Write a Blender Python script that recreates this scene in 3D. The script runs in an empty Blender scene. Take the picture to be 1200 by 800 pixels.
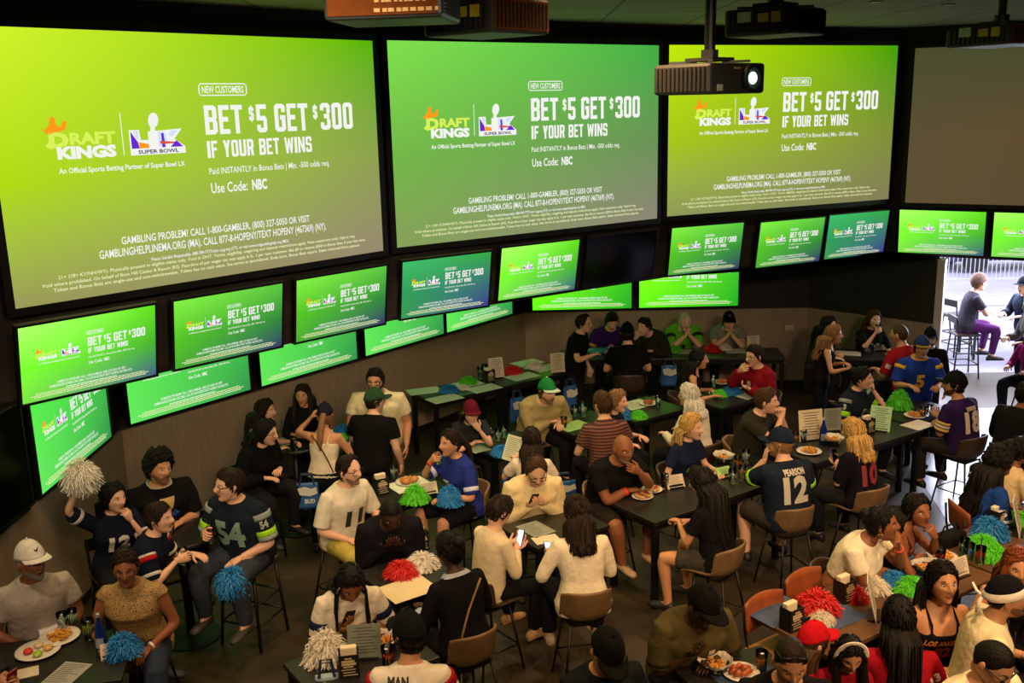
import bpy, bmesh, math, random
from mathutils import Vector, Matrix, Euler, noise
from mathutils.bvhtree import BVHTree
C = bpy.context.scene.collection
SC = bpy.context.scene
R = math.radians
PI = math.pi
rnd = random.Random(7)
V = Vector

# ------------------------------------------------------------------ camera, world, light, exposure
EYE = V((0, 0, 4.8))
FPX = 1170.85                      # focal length in pixels of a 1200 px wide frame
PITCH, ROLL = R(13.353), R(-1.3413)
_f = V((0, math.cos(PITCH), -math.sin(PITCH))); _u = V((0, math.sin(PITCH), math.cos(PITCH))); _r = V((1, 0, 0))
CA = _r*math.cos(ROLL) + _u*math.sin(ROLL)
CU = -_r*math.sin(ROLL) + _u*math.cos(ROLL)
cam = bpy.data.cameras.new('camera'); cam.sensor_width = 36; cam.lens = 36*FPX/1200; cam.clip_end = 200
camo = bpy.data.objects.new('camera', cam); C.objects.link(camo)
camo.matrix_world = Matrix(((CA.x, CU.x, -_f.x, EYE.x), (CA.y, CU.y, -_f.y, EYE.y), (CA.z, CU.z, -_f.z, EYE.z), (0, 0, 0, 1)))
SC.camera = camo
def at(px, py, z):                 # the point of the room at height z seen at a place of the photograph
    d = _f + CA*((px-600)/FPX) - CU*((py-400)/FPX)
    return EYE + d*((z-EYE.z)/d.z)
def atd(px, py, y):                # the same at a depth y
    d = _f + CA*((px-600)/FPX) - CU*((py-400)/FPX)
    return EYE + d*(y/d.y)

vs = SC.view_settings
vs.view_transform = 'Standard'; vs.look = 'None'; vs.gamma = 1.0; vs.use_curve_mapping = False
vs.exposure = 0.0
w = bpy.data.worlds.new('world'); SC.world = w; w.use_nodes = True
bg = w.node_tree.nodes['Background']; bg.inputs[0].default_value = (0.86, 0.88, 1.0, 1); bg.inputs[1].default_value = 4.5

def lamp(name, kind, loc, energy, col, **k):
    l = bpy.data.lights.new(name, kind); l.energy = energy; l.color = col
    rot = k.pop('rot', (0, 0, 0))
    for a, b in k.items(): setattr(l, a, b)
    o = bpy.data.objects.new(name, l); C.objects.link(o); o.location = loc; o.rotation_euler = rot
    return o
WARM = (1.0, 0.60, 0.28)
# ceiling downlights over the seating (warm), strongest over the near right-hand tables
for x, y, e, c, ang in (
        (3.4, 5.2, 620, WARM, 105), (5.0, 7.6, 480, WARM, 100), (0.6, 5.8, 330, WARM, 105), (0.6, 8.6, 260, WARM, 95),
        (-3.2, 5.2, 330, (1.0, .68, .42), 105), (2.6, 9.6, 260, WARM, 95), (-1.6, 8.4, 150, WARM, 95),
        (-1.0, 10.3, 210, (1, .76, .48), 100), (1.7, 12.3, 220, (1, .72, .42), 100), (4.2, 12.6, 220, (1, .72, .46), 100), (5.4, 11.0, 150, (1, .72, .5), 95), (-3.4, 8.2, 160, WARM, 100), (0.0, 11.4, 150, (1, .84, .6), 85)):  # last one added to brighten the wall table
    lamp('downlight_beam', 'SPOT', (x, y, 5.7), e, c, spot_size=R(ang), spot_blend=0.9, shadow_soft_size=0.15)
# unseen fill spots added high near the camera, lighting faces and far walls
def fill_spot(x, y, tx, ty, tz, e, c, ang, z=5.6):
    d = V((tx, ty, tz)) - V((x, y, z)); lamp('fill_beam', 'SPOT', (x, y, z), e, c, spot_size=R(ang), spot_blend=.9, shadow_soft_size=.35, rot=d.to_track_quat('-Z', 'Y').to_euler())
fill_spot(-2.5, .5, -3.2, 8.0, 1.2, 620, (1, .72, .45), 60)
fill_spot(1.0, .5, -.5, 8.6, 1.0, 700, WARM, 46)
fill_spot(4.0, 1.0, 3.3, 6.9, 1.1, 1500, (1, .64, .34), 52)
fill_spot(0.5, 2.6, 0.5, 13.0, .8, 700, (1, .78, .52), 48)
fill_spot(3.0, 2.6, 4.4, 12.0, .8, 700, (1, .74, .48), 48)
fill_spot(-.5, 3.0, -3.0, 12.6, .8, 700, (1, .82, .58), 48)
# daylight coming in from the street door
lamp('daylight', 'AREA', (8.6, 16.6, 2.4), 560, (0.74, 0.77, 1.0), shape='RECTANGLE', size=3.2, size_y=2.2, rot=(R(70), 0, R(152)))

# ------------------------------------------------------------------ materials
MATS = {}
def lin(h):
    if isinstance(h, int): h = ((h >> 16 & 255)/255, (h >> 8 & 255)/255, (h & 255)/255)
    return tuple((c/12.92 if c <= .04045 else ((c+.055)/1.055)**2.4) for c in h[:3]) + (1,)
def mat(key, col, rough=.6, metal=0, var=.12, scale=30, bump=0, bscale=60, emit=0, trans=0, ior=1.45, alpha=1, spec=.5):
    """procedural material: base colour broken up by noise, optional bump"""
    if key in MATS: return MATS[key]
    m = bpy.data.materials.new(key); m.use_nodes = True; MATS[key] = m
    nt = m.node_tree; b = nt.nodes['Principled BSDF']; c = lin(col)
    b.inputs['Roughness'].default_value = rough; b.inputs['Metallic'].default_value = metal
    b.inputs['Specular IOR Level'].default_value = spec
    m.diffuse_color = c
    tc = nt.nodes.new('ShaderNodeTexCoord')
    if var > 0:
        nz = nt.nodes.new('ShaderNodeTexNoise'); nz.inputs['Scale'].default_value = scale; nz.inputs['Detail'].default_value = 4
        nt.links.new(tc.outputs['Object'], nz.inputs['Vector'])
        rp = nt.nodes.new('ShaderNodeValToRGB'); e = rp.color_ramp.elements
        e[0].position = .3; e[1].position = .72
        e[0].color = tuple(x*(1-var) for x in c[:3]) + (1,); e[1].color = tuple(min(1, x*(1+var)) for x in c[:3]) + (1,)
        nt.links.new(nz.outputs['Fac'], rp.inputs['Fac']); nt.links.new(rp.outputs['Color'], b.inputs['Base Color'])
    else: b.inputs['Base Color'].default_value = c
    if bump > 0:
        n2 = nt.nodes.new('ShaderNodeTexNoise'); n2.inputs['Scale'].default_value = bscale; n2.inputs['Detail'].default_value = 3
        nt.links.new(tc.outputs['Object'], n2.inputs['Vector'])
        bp = nt.nodes.new('ShaderNodeBump'); bp.inputs['Strength'].default_value = bump; bp.inputs['Distance'].default_value = .02
        nt.links.new(n2.outputs['Fac'], bp.inputs['Height']); nt.links.new(bp.outputs['Normal'], b.inputs['Normal'])
    if emit: b.inputs['Emission Color'].default_value = c; b.inputs['Emission Strength'].default_value = emit
    if trans: b.inputs['Transmission Weight'].default_value = trans; b.inputs['IOR'].default_value = ior
    b.inputs['Alpha'].default_value = alpha
    return m
def streak(key, col):
    if key in MATS: return MATS[key]
    m = bpy.data.materials.new(key); m.use_nodes = True; MATS[key] = m; nt = m.node_tree; b = nt.nodes['Principled BSDF']; L = nt.links.new; c = lin(col)
    b.inputs['Roughness'].default_value = .55; b.inputs['Specular IOR Level'].default_value = .2
    tc = nt.nodes.new('ShaderNodeTexCoord'); mp = nt.nodes.new('ShaderNodeMapping'); mp.inputs['Scale'].default_value = (1, 1, .07); L(tc.outputs['Object'], mp.inputs[0])
    nz = nt.nodes.new('ShaderNodeTexNoise'); nz.inputs['Scale'].default_value = 110; nz.inputs['Detail'].default_value = 3; L(mp.outputs[0], nz.inputs['Vector'])
    rp = nt.nodes.new('ShaderNodeValToRGB'); e = rp.color_ramp.elements; e[0].position = .3; e[1].position = .7
    e[0].color = tuple(x*.45 for x in c[:3])+(1,); e[1].color = tuple(min(1, x*1.45) for x in c[:3])+(1,)
    L(nz.outputs['Fac'], rp.inputs['Fac']); L(rp.outputs['Color'], b.inputs['Base Color'])
    bp = nt.nodes.new('ShaderNodeBump'); bp.inputs['Strength'].default_value = .7; bp.inputs['Distance'].default_value = .012; L(nz.outputs['Fac'], bp.inputs['Height']); L(bp.outputs['Normal'], b.inputs['Normal'])
    return m
def emis(key, col, s=1):
    if key in MATS: return MATS[key]
    m = bpy.data.materials.new(key); m.use_nodes = True; MATS[key] = m
    nt = m.node_tree; nt.nodes.remove(nt.nodes['Principled BSDF'])
    e = nt.nodes.new('ShaderNodeEmission'); e.inputs[0].default_value = lin(col); e.inputs[1].default_value = s
    nt.links.new(e.outputs[0], nt.nodes['Material Output'].inputs[0]); return m
def grad(key, tl, tr, bl, br, s, mid=None, grid=0):
    """what a lit screen shows: its four corner colours blended across its own surface"""
    m = bpy.data.materials.new(key); m.use_nodes = True; MATS[key] = m
    nt = m.node_tree; nt.nodes.remove(nt.nodes['Principled BSDF']); L = nt.links.new
    tc = nt.nodes.new('ShaderNodeTexCoord'); sp = nt.nodes.new('ShaderNodeSeparateXYZ'); L(tc.outputs['Generated'], sp.inputs[0])
    def mix(f, a, b):
        x = nt.nodes.new('ShaderNodeMix'); x.data_type = 'RGBA'; L(f, x.inputs['Factor'])
        for i, q in ((6, a), (7, b)):
            if isinstance(q, tuple): x.inputs[i].default_value = q
            else: L(q, x.inputs[i])
        return x.outputs[2]
    top = mix(sp.outputs['X'], lin(tl), lin(tr)); bot = mix(sp.outputs['X'], lin(bl), lin(br))
    if mid:
        md = mix(sp.outputs['X'], lin(mid[0]), lin(mid[1]))
        r1 = nt.nodes.new('ShaderNodeMapRange'); r1.inputs[1].default_value = .45; r1.inputs[2].default_value = 1; L(sp.outputs['Z'], r1.inputs[0])
        r2 = nt.nodes.new('ShaderNodeMapRange'); r2.inputs[1].default_value = .0; r2.inputs[2].default_value = .45; L(sp.outputs['Z'], r2.inputs[0])
        col = mix(r1.outputs[0], mix(r2.outputs[0], bot, md), top)
    else: col = mix(sp.outputs['Z'], bot, top)
    e = nt.nodes.new('ShaderNodeEmission'); L(col, e.inputs[0]); e.inputs[1].default_value = s
    L(e.outputs[0], nt.nodes['Material Output'].inputs[0]); return m
def wave_mat(key, a, b, scale, axis='Z', rough=.8, dist=0):
    if key in MATS: return MATS[key]
    m = bpy.data.materials.new(key); m.use_nodes = True; MATS[key] = m
    nt = m.node_tree; p = nt.nodes['Principled BSDF']; p.inputs['Roughness'].default_value = rough
    tc = nt.nodes.new('ShaderNodeTexCoord'); wv = nt.nodes.new('ShaderNodeTexWave'); wv.bands_direction = axis
    wv.inputs['Scale'].default_value = scale; wv.inputs['Distortion'].default_value = dist
    rp = nt.nodes.new('ShaderNodeValToRGB'); e = rp.color_ramp.elements
    e[0].position = .62; e[1].position = .74; e[0].color = lin(a); e[1].color = lin(b)
    nt.links.new(tc.outputs['Object'], wv.inputs['Vector']); nt.links.new(wv.outputs['Fac'], rp.inputs['Fac']); nt.links.new(rp.outputs['Color'], p.inputs['Base Color'])
    return m
def spot_mat(key, a, b, c):
    m = bpy.data.materials.new(key); m.use_nodes = True; MATS[key] = m
    nt = m.node_tree; p = nt.nodes['Principled BSDF']; p.inputs['Roughness'].default_value = .7
    tc = nt.nodes.new('ShaderNodeTexCoord'); vo = nt.nodes.new('ShaderNodeTexVoronoi'); vo.inputs['Scale'].default_value = 60
    rp = nt.nodes.new('ShaderNodeValToRGB'); e = rp.color_ramp.elements
    e[0].position = .25; e[0].color = lin(a); e[1].position = .7; e[1].color = lin(c); x = e.new(.42); x.color = lin(b)
    nt.links.new(tc.outputs['Object'], vo.inputs['Vector']); nt.links.new(vo.outputs['Distance'], rp.inputs['Fac']); nt.links.new(rp.outputs['Color'], p.inputs['Base Color'])
    return m
def cloth(h): return mat('cloth_%06x' % h, h, .9, 0, .10, 18, .5, 20, spec=.08)

# ------------------------------------------------------------------ objects
def tag(o, label, cat, group=None, kind=None):
    if label: o['label'] = label
    if cat: o['category'] = cat
    if group: o['group'] = group
    if kind: o['kind'] = kind
    return o
def empty(name, loc=(0, 0, 0), rz=0, label=None, cat=None, group=None):
    o = bpy.data.objects.new(name, None); C.objects.link(o); o.location = loc; o.rotation_euler = (0, 0, rz); o.empty_display_size = .1
    return tag(o, label, cat, group)
def link_mesh(name, me, mats, parent=None, smooth=True):
    o = bpy.data.objects.new(name, me); C.objects.link(o)
    if not isinstance(mats, (list, tuple)): mats = [mats]
    for m in mats: me.materials.append(m)
    if smooth: me.polygons.foreach_set('use_smooth', [True]*len(me.polygons))
    if parent: o.parent = parent
    return o
def obj(name, bm, mats, parent=None, smooth=False, bevel=0):
    bmesh.ops.recalc_face_normals(bm, faces=bm.faces)
    me = bpy.data.meshes.new(name); bm.to_mesh(me); bm.free()
    o = link_mesh(name, me, mats, parent, smooth)
    if bevel:
        b = o.modifiers.new('bevel', 'BEVEL'); b.width = bevel; b.segments = 2; b.limit_method = 'ANGLE'
    return o
def struct(name, bm, m):
    o = obj(name, bm, m); o['kind'] = 'structure'; return o
def dup(root, loc, rz, label=None, group=None):
    r = root.copy(); C.objects.link(r); r.location = loc; r.rotation_euler = (0, 0, rz)
    if label: r['label'] = label
    if group: r['group'] = group
    for ch in list(root.children):
        c = ch.copy(); C.objects.link(c); c.parent = r
        for g in ch.children:
            d = g.copy(); C.objects.link(d); d.parent = c
    return r
def BM(): return bmesh.new()
def box(bm, c, s, rot=None, mi=0):
    c = V(c); vv = []
    for dz in (-1, 1):
        for dx, dy in ((-1, -1), (1, -1), (1, 1), (-1, 1)):
            p = V((dx*s[0]/2, dy*s[1]/2, dz*s[2]/2))
            if rot is not None: p = rot @ p
            vv.append(bm.verts.new(c+p))
    for f in ((3, 2, 1, 0), (4, 5, 6, 7), (0, 1, 5, 4), (1, 2, 6, 5), (2, 3, 7, 6), (3, 0, 4, 7)):
        bm.faces.new([vv[i] for i in f]).material_index = mi
    return vv
def RZ(a): return Matrix.Rotation(a, 3, 'Z')
def loft(bm, rings, mi=0, cap0=True, cap1=True, closed=True):
    vr = [[bm.verts.new(p) for p in r] for r in rings]
    n = len(vr[0])
    for a, b in zip(vr, vr[1:]):
        for i in range(n if closed else n-1):
            j = (i+1) % n
            bm.faces.new((a[i], a[j], b[j], b[i])).material_index = mi
    if cap0: bm.faces.new(list(reversed(vr[0]))).material_index = mi
    if cap1: bm.faces.new(vr[-1]).material_index = mi
    return vr
def frame_of(d, up=V((0, 0, 1))):
    d = V(d).normalized()
    if abs(d.dot(up)) > .97: up = V((0, 1, 0))
    x = d.cross(up).normalized(); return x, x.cross(d).normalized()*-1, d
def tube(bm, pts, rad, seg=10, mi=0, cap=True, up=V((0, 0, 1))):
    pts = [V(p) for p in pts]; rings = []
    if not hasattr(rad, '__len__'): rad = [rad]*len(pts)
    x = None
    for i, p in enumerate(pts):
        d = (pts[min(i+1, len(pts)-1)] - pts[max(i-1, 0)])
        if d.length < 1e-6: d = V((0, 0, 1))
        d.normalize()
        if x is None: x = frame_of(d, up)[0]
        x = (x - d*x.dot(d)); x = x.normalized() if x.length > 1e-5 else frame_of(d)[0]
        y = d.cross(x); r = rad[i]; rx, ry = r if isinstance(r, tuple) else (r, r)
        rings.append([p + x*rx*math.cos(2*PI*k/seg) + y*ry*math.sin(2*PI*k/seg) for k in range(seg)])
    return loft(bm, rings, mi, cap, cap)
def lathe(bm, prof, c=(0, 0, 0), seg=20, mi=0, cap0=True, cap1=True):
    c = V(c)
    return loft(bm, [[c+V((r*math.cos(2*PI*k/seg), r*math.sin(2*PI*k/seg), z)) for k in range(seg)] for r, z in prof], mi, cap0, cap1)
def ball(bm, c, r, seg=10, rings=7, mi=0, M=None):
    if not hasattr(r, '__len__'): r = (r, r, r)
    c = V(c); rr = []
    for i in range(rings+1):
        t = PI*(.02+.96*i/rings)
        rr.append([c + (M or Matrix.Identity(3)) @ V((r[0]*math.sin(t)*math.cos(2*PI*k/seg), r[1]*math.sin(t)*math.sin(2*PI*k/seg), r[2]*math.cos(t))) for k in range(seg)])
    loft(bm, rr, mi)

# ------------------------------------------------------------------ lettering
_T = {}
def glyphs(s, bold=0.0):
    k = (s, bold)
    if k not in _T:
        cu = bpy.data.curves.new('t', 'FONT'); cu.body = s; cu.resolution_u = 2; cu.offset = bold
        o = bpy.data.objects.new('t', cu); C.objects.link(o)
        dg = bpy.context.evaluated_depsgraph_get(); dg.update()
        me = o.evaluated_get(dg).to_mesh()
        _T[k] = ([v.co.xy.copy() for v in me.vertices], [tuple(p.vertices) for p in me.polygons])
        o.evaluated_get(dg).to_mesh_clear(); bpy.data.objects.remove(o); bpy.data.curves.remove(cu)
    return _T[k]
CAPH = None
def text_uv(s, x, y, wd, h, bold=.02):
    """outline of a line of writing: left edge x, base line y, fitted to width wd, capital height h"""
    global CAPH
    if CAPH is None: CAPH = max(p.y for p in glyphs('H')[0])
    vv, ff = glyphs(s, bold)
    if not vv: return [], []
    x0 = min(p.x for p in vv); x1 = max(p.x for p in vv)
    return [((p.x-x0)/(x1-x0)*wd + x, p.y/CAPH*h + y) for p in vv], ff
def text_on(bm, s, x, y, wd, h, mi, off=.002, bold=.02, org=V((0, 0, 0)), ax=V((1, 0, 0)), ay=V((0, 0, 1)), an=V((0, -1, 0))):
    pts, ff = text_uv(s, x, y, wd, h, bold)
    vv = [bm.verts.new(org + ax*u + ay*v + an*off) for u, v in pts]
    for f in ff:
        try: bm.faces.new([vv[i] for i in f]).material_index = mi
        except ValueError: pass
def poly_on(bm, pts, mi, off=.002, org=V((0, 0, 0)), ax=V((1, 0, 0)), ay=V((0, 0, 1)), an=V((0, -1, 0))):
    vv = [bm.verts.new(org + ax*u + ay*v + an*off) for u, v in pts]
    bm.faces.new(vv).material_index = mi

def block_glyph(ch):
    """heavy condensed capitals and figures as polygons in a unit box, and the width of that box relative to its height"""
    a, b = .36, .165; m0, m1 = .5-b/2+.01, .5+b/2+.01; cx, cy = .22, .09
    Q = lambda x0, y0, x1, y1: [(x0, y0), (x1, y0), (x1, y1), (x0, y1)]
    L = Q(0, 0, a, 1); top = Q(0, 1-b, 1, 1); bot = Q(0, 0, 1, b); mid = Q(0, m0, 1, m1)
    rt = [(1-a, .5), (1, .5), (1, 1-cy), (1-cx, 1), (1-a, 1)]; rb = [(1-a, 0), (1-cx, 0), (1, cy), (1, .5), (1-a, .5)]
    lt = [(0, .5), (a, .5), (a, 1), (cx, 1), (0, 1-cy)]; lb = [(cx, 0), (a, 0), (a, .5), (0, .5), (0, cy)]
    tc = Q(a*.9, 1-b, 1-a*.9, 1); bc = Q(a*.9, 0, 1-a*.9, b); mc = Q(a*.9, m0, 1-a*.9, m1)
    rtu = [(1-a, m1), (1, m1+.05), (1, 1-cy), (1-cx, 1), (1-a, 1)]; rbl = [(1-a, 0), (1-cx, 0), (1, cy), (1, m0-.05), (1-a, m0)]
    mr = Q(a*.9, m0, 1-a*.4, m1)
    d = {'B': [L, tc, bc, mr, [(1-a, m0), (1-.1, .5), (1, .5+.09), (1, 1-cy), (1-cx, 1), (1-a, 1)], [(1-a, 0), (1-cx, 0), (1, cy), (1, .5-.07), (1-.1, .5+.01), (1-a, m1)]],
         'E': [L, top, bot, Q(0, m0, .88, m1)], 'F': [L, top, Q(0, m0, .88, m1)], 'T': [top, Q(.5-a/2, 0, .5+a/2, 1)], 'I': [Q(0, 0, 1, 1)],
         'G': [lt, lb, tc, bc, [(1-a, .70), (1, .70), (1, 1-cy), (1-cx, 1), (1-a, 1)], [(1-a, 0), (1-cx, 0), (1, cy), (1, m1), (1-a, m1)], Q(.5, m0, 1, m1)],
         '0': [lt, lb, rt, rb, tc, bc], 'O': [lt, lb, rt, rb, tc, bc], 'U': [Q(0, .45, a, 1), Q(1-a, .45, 1, 1), lb, rb, bc],
         '5': [top, Q(0, m0, a, 1), Q(0, m0, 1-a*.4, m1), [(1-a, 0), (1-cx, 0), (1, cy), (1, m1-cy), (1-cx, m1), (1-a, m1)], bc, [(cx, 0), (a, 0), (a, .28), (0, .28), (0, cy)]],
         '3': [rtu, rbl, tc, bc, Q(.35, m0, 1-.1, m1), Q(1-a, m0-.02, 1-.08, m1+.02), [(0, .72), (a, .72), (a, 1), (cx, 1), (0, 1-cy)], [(cx, 0), (a, 0), (a, .28), (0, .28), (0, cy)]],
         'S': [[(0, m0+cy), (cx, m0), (a, m0), (a, 1), (cx, 1), (0, 1-cy)], tc, [(1-a, .70), (1, .70), (1, 1-cy), (1-cx, 1), (1-a, 1)], mc, [(1-a, 0), (1-cx, 0), (1, cy), (1, m1-cy), (1-cx, m1), (1-a, m1)], bc, [(cx, 0), (a, 0), (a, .30), (0, .30), (0, cy)]],
         'R': [L, tc, Q(a*.9, m0-.03, 1-a*.4, m1-.03), [(1-a, m0-.03), (1-cx, m0-.03), (1, m0+.08), (1, 1-cy), (1-cx, 1), (1-a, 1)], [(.5-a*.1, .46), (1-a*.35, .46), (1, 0), (1-a, 0)]],
         'Y': [[(0, 1), (a, 1), (.5+a/2, .42), (.5-a/2, .38)], [(1-a, 1), (1, 1), (.5+a/2, .38), (.5-a/2, .42)], Q(.5-a/2, 0, .5+a/2, .45)],
         'N': [Q(0, 0, a*.85, 1), Q(1-a*.85, 0, 1, 1), [(0, 1), (a*.85, 1), (1, 0), (1-a*.85, 0)]],
         'W': [[(0, 1), (.22, 1), (.38, 0), (.17, 0)], [(.17, 0), (.38, 0), (.60, .95), (.42, .95)], [(.42, .95), (.60, .95), (.83, 0), (.62, 0)], [(.62, 0), (.83, 0), (1, 1), (.78, 1)]]}
    d['$'] = d['S'] + [Q(.40, -.12, .60, 1.12)]
    return d.get(ch, []), {'I': .20, 'W': .66, ' ': .24, 'N': .50, 'E': .40, 'F': .40, 'T': .44}.get(ch, .46)
def block_text(bm, s, x, y, wd, h, mi, off=.002):
    g = [block_glyph(c) for c in s]; gap = .075; tot = sum(w_ for _, w_ in g) + gap*(len(s)-1); k = wd/tot; u = 0
    for polys, w_ in g:
        for pl in polys: poly_on(bm, [(x+(u+px*w_)*k, y+py*h) for px, py in pl], mi, off)
        u += w_+gap
# ------------------------------------------------------------------ the room
CEIL = 5.78
M_wall = mat('dark_wall_panel', 0x2b241d, .8, 0, .15, 8, .15, 30)
M_wood = None
def wood_panel_mat():
    m = bpy.data.materials.new('wainscot_wood'); m.use_nodes = True; nt = m.node_tree; b = nt.nodes['Principled BSDF']; L = nt.links.new
    b.inputs['Roughness'].default_value = .55
    tc = nt.nodes.new('ShaderNodeTexCoord'); mp = nt.nodes.new('ShaderNodeMapping'); mp.inputs['Scale'].default_value = (9, 9, 1.1)
    nz = nt.nodes.new('ShaderNodeTexNoise'); nz.inputs['Scale'].default_value = 3; nz.inputs['Detail'].default_value = 6
    rp = nt.nodes.new('ShaderNodeValToRGB'); rp.color_ramp.elements[0].color = lin(0x847058); rp.color_ramp.elements[1].color = lin(0xad977c)
    L(tc.outputs['Object'], mp.inputs[0]); L(mp.outputs[0], nz.inputs['Vector']); L(nz.outputs['Fac'], rp.inputs['Fac']); L(rp.outputs['Color'], b.inputs['Base Color'])
    return m
M_wood = wood_panel_mat()
def floor_mat():
    m = bpy.data.materials.new('worn_dark_floor'); m.use_nodes = True; nt = m.node_tree; b = nt.nodes['Principled BSDF']; L = nt.links.new
    b.inputs['Roughness'].default_value = .48
    tc = nt.nodes.new('ShaderNodeTexCoord')
    nz = nt.nodes.new('ShaderNodeTexNoise'); nz.inputs['Scale'].default_value = .9; nz.inputs['Detail'].default_value = 9; nz.inputs['Roughness'].default_value = .65
    rp = nt.nodes.new('ShaderNodeValToRGB'); rp.color_ramp.elements[0].color = lin(0x1f1911); rp.color_ramp.elements[1].color = lin(0x453722)
    rp.color_ramp.elements[0].position = .35; rp.color_ramp.elements[1].position = .7
    L(tc.outputs['Object'], nz.inputs['Vector']); L(nz.outputs['Fac'], rp.inputs['Fac']); L(rp.outputs['Color'], b.inputs['Base Color'])
    return m
def quad_plan(bm, pts, z):
    bm.faces.new([bm.verts.new((x, y, z)) for x, y in pts])
XL, XR, YB = -4.42, 9.3, -6.0
JAMB = V((6.52, 15.02, 0)); DOORDIR = V((math.sin(R(121)), math.cos(R(121)), 0)); DOOR_END = JAMB + DOORDIR*2.85
LOW = [(XL, YB), (XL, 10.62), (0.2, 16.62), (5.0, 16.5), (JAMB.x, JAMB.y)]
bm = BM(); quad_plan(bm, [(XL-.2, YB), (XR+.2, YB), (XR+.2, 17.0), (XL-.2, 17.0)], 0); struct('floor', bm, floor_mat())
bm = BM(); box(bm, (12, 27, -.06), (40, 30, .1)); struct('pavement', bm, mat('pavement_concrete', 0x87849a, .7, 0, .12, 2))
bm = BM(); quad_plan(bm, [(6.9, 14.95), (5.2, 12.1), (4.85, 9.9), (XR+.2, 9.2), (XR+.2, 14.95)], .004); struct('floor_daylight_patch', bm, mat('daylight_painted_floor', 0x8a8698, .35, 0, .1, 3))  # daylight and sky sheen by the door painted as a paler floor area
# ceiling of dark tiles with thin joints
def ceil_mat():
    m = bpy.data.materials.new('dark_ceiling_tile'); m.use_nodes = True; nt = m.node_tree; b = nt.nodes['Principled BSDF']; L = nt.links.new
    b.inputs['Roughness'].default_value = .9
    tc = nt.nodes.new('ShaderNodeTexCoord'); br = nt.nodes.new('ShaderNodeTexBrick'); br.offset = 0
    br.inputs['Scale'].default_value = 1; br.inputs['Brick Width'].default_value = 1.2; br.inputs['Row Height'].default_value = .6; br.inputs['Mortar Size'].default_value = .014
    for i, c in enumerate((0x8c8c7c, 0x828274, 0x4a4a42)): br.inputs[i+1].default_value = lin(c)
    L(tc.outputs['Object'], br.inputs['Vector']); L(br.outputs['Color'], b.inputs['Base Color']); return m
bm = BM(); box(bm, (2.4, 5.6, CEIL+.05), (14.4, 24, .1)); struct('ceiling', bm, ceil_mat())
def wall_run(name, pts, z0, z1, m, th=.12):
    bm = BM()
    for (ax, ay), (bx, by) in zip(pts, pts[1:]):
        a = V((ax, ay, 0)); b = V((bx, by, 0)); d = b-a; n = V((-d.y, d.x, 0)).normalized()
        c = (a+b)/2 + n*th/2; ang = math.atan2(d.y, d.x)
        box(bm, (c.x, c.y, (z0+z1)/2), (d.length+.02, th, z1-z0), RZ(ang))
    return struct(name, bm, m)
WZ = 1.36
BULK_Z = 2.36
# lower walls: wood wainscot standing 6 cm proud of the dark wall above it
wall_run('wall_left', [LOW[0], LOW[1]], 0, CEIL, M_wall)
wall_run('wall_diagonal', [LOW[1], LOW[2]], 0, BULK_Z, M_wall)
wall_run('wall_back', [LOW[2], LOW[3]], 0, BULK_Z, M_wall)
wall_run('wall_door_side', [LOW[3], LOW[4]], 0, BULK_Z, M_wall)
def inset(pts, d):
    out = []
    for i, p in enumerate(pts):
        ds = []
        if i > 0: ds.append(V(p)-V(pts[i-1]))
        if i < len(pts)-1: ds.append(V(pts[i+1])-V(p))
        ns = [V((x.y, -x.x)).normalized() for x in ds]; n = sum(ns, V((0, 0))).normalized()
        out.append(tuple(V(p) + n*d/max(.3, n.dot(ns[0]))))
    return out
WP = inset(LOW, .06)
for nm, i in (('left', 0), ('diagonal', 1), ('back', 2), ('door_side', 3)):
    wall_run('trim_wainscot_'+nm, [WP[i], WP[i+1]], 0.1, WZ, M_wood, .05)
    wall_run('baseboard_'+nm, [WP[i], WP[i+1]], 0, .1, mat('black_baseboard', 0x161412, .5), .052)
wall_run('wall_right', [(DOOR_END.x, DOOR_END.y), (XR, DOOR_END.y-.2), (XR, YB)], 0, CEIL, M_wall)
wall_run('wall_camera_side', [(XR, YB), (XL, YB)], 0, CEIL, M_wall)
# bulkhead facets that carry the screens
FAC = [(V((-2.8, 9.76)), 42.4), (V((.37, 12.56)), 55.2), (V((4.03, 14.68)), 65.4), (V((6.57, 15.15)), 119.5)]
def isect(p, a, q, b):
    d = V((math.sin(R(a)), math.cos(R(a)))); e = V((math.sin(R(b)), math.cos(R(b))))
    den = d.x*e.y - d.y*e.x; w_ = q-p; t = (w_.x*e.y - w_.y*e.x)/den
    return p + d*t
def off(i, d):
    p, a = FAC[i]; n = V((math.cos(R(a)), -math.sin(R(a)))); return p - n*d
BK = .13
pts = []
p0, a0 = off(0, BK), FAC[0][1]
pts.append(tuple(isect(p0, a0, V((XL, 0)), 0)))
for i in range(3): pts.append(tuple(isect(off(i, BK), FAC[i][1], off(i+1, BK), FAC[i+1][1])))
e4 = off(3, BK) + V((math.sin(R(119.5)), math.cos(R(119.5))))*3.1
pts.append((e4.x, e4.y))
M_bulk = mat('bulkhead_dark_panel', 0x2a2119, .7, 0, .2, 6)
BULK_Z = 2.36
bulk = wall_run('wall_bulkhead', pts, BULK_Z, CEIL, M_bulk, .1)
# the soffit under the bulkhead reaches back to the wall
bm = BM()
sof = [pts[0], pts[1], pts[2], pts[3], (JAMB.x, JAMB.y), LOW[3], LOW[2], LOW[1]]
vv = [bm.verts.new((x, y, BULK_Z+.01)) for x, y in sof]; v2 = [bm.verts.new((x, y, BULK_Z+.05)) for x, y in sof]
bm.faces.new(vv); bm.faces.new(list(reversed(v2)))
for i in range(len(sof)):
    j = (i+1) % len(sof); bm.faces.new((vv[i], vv[j], v2[j], v2[i]))
struct('ceiling_soffit', bm, M_wall)
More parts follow.
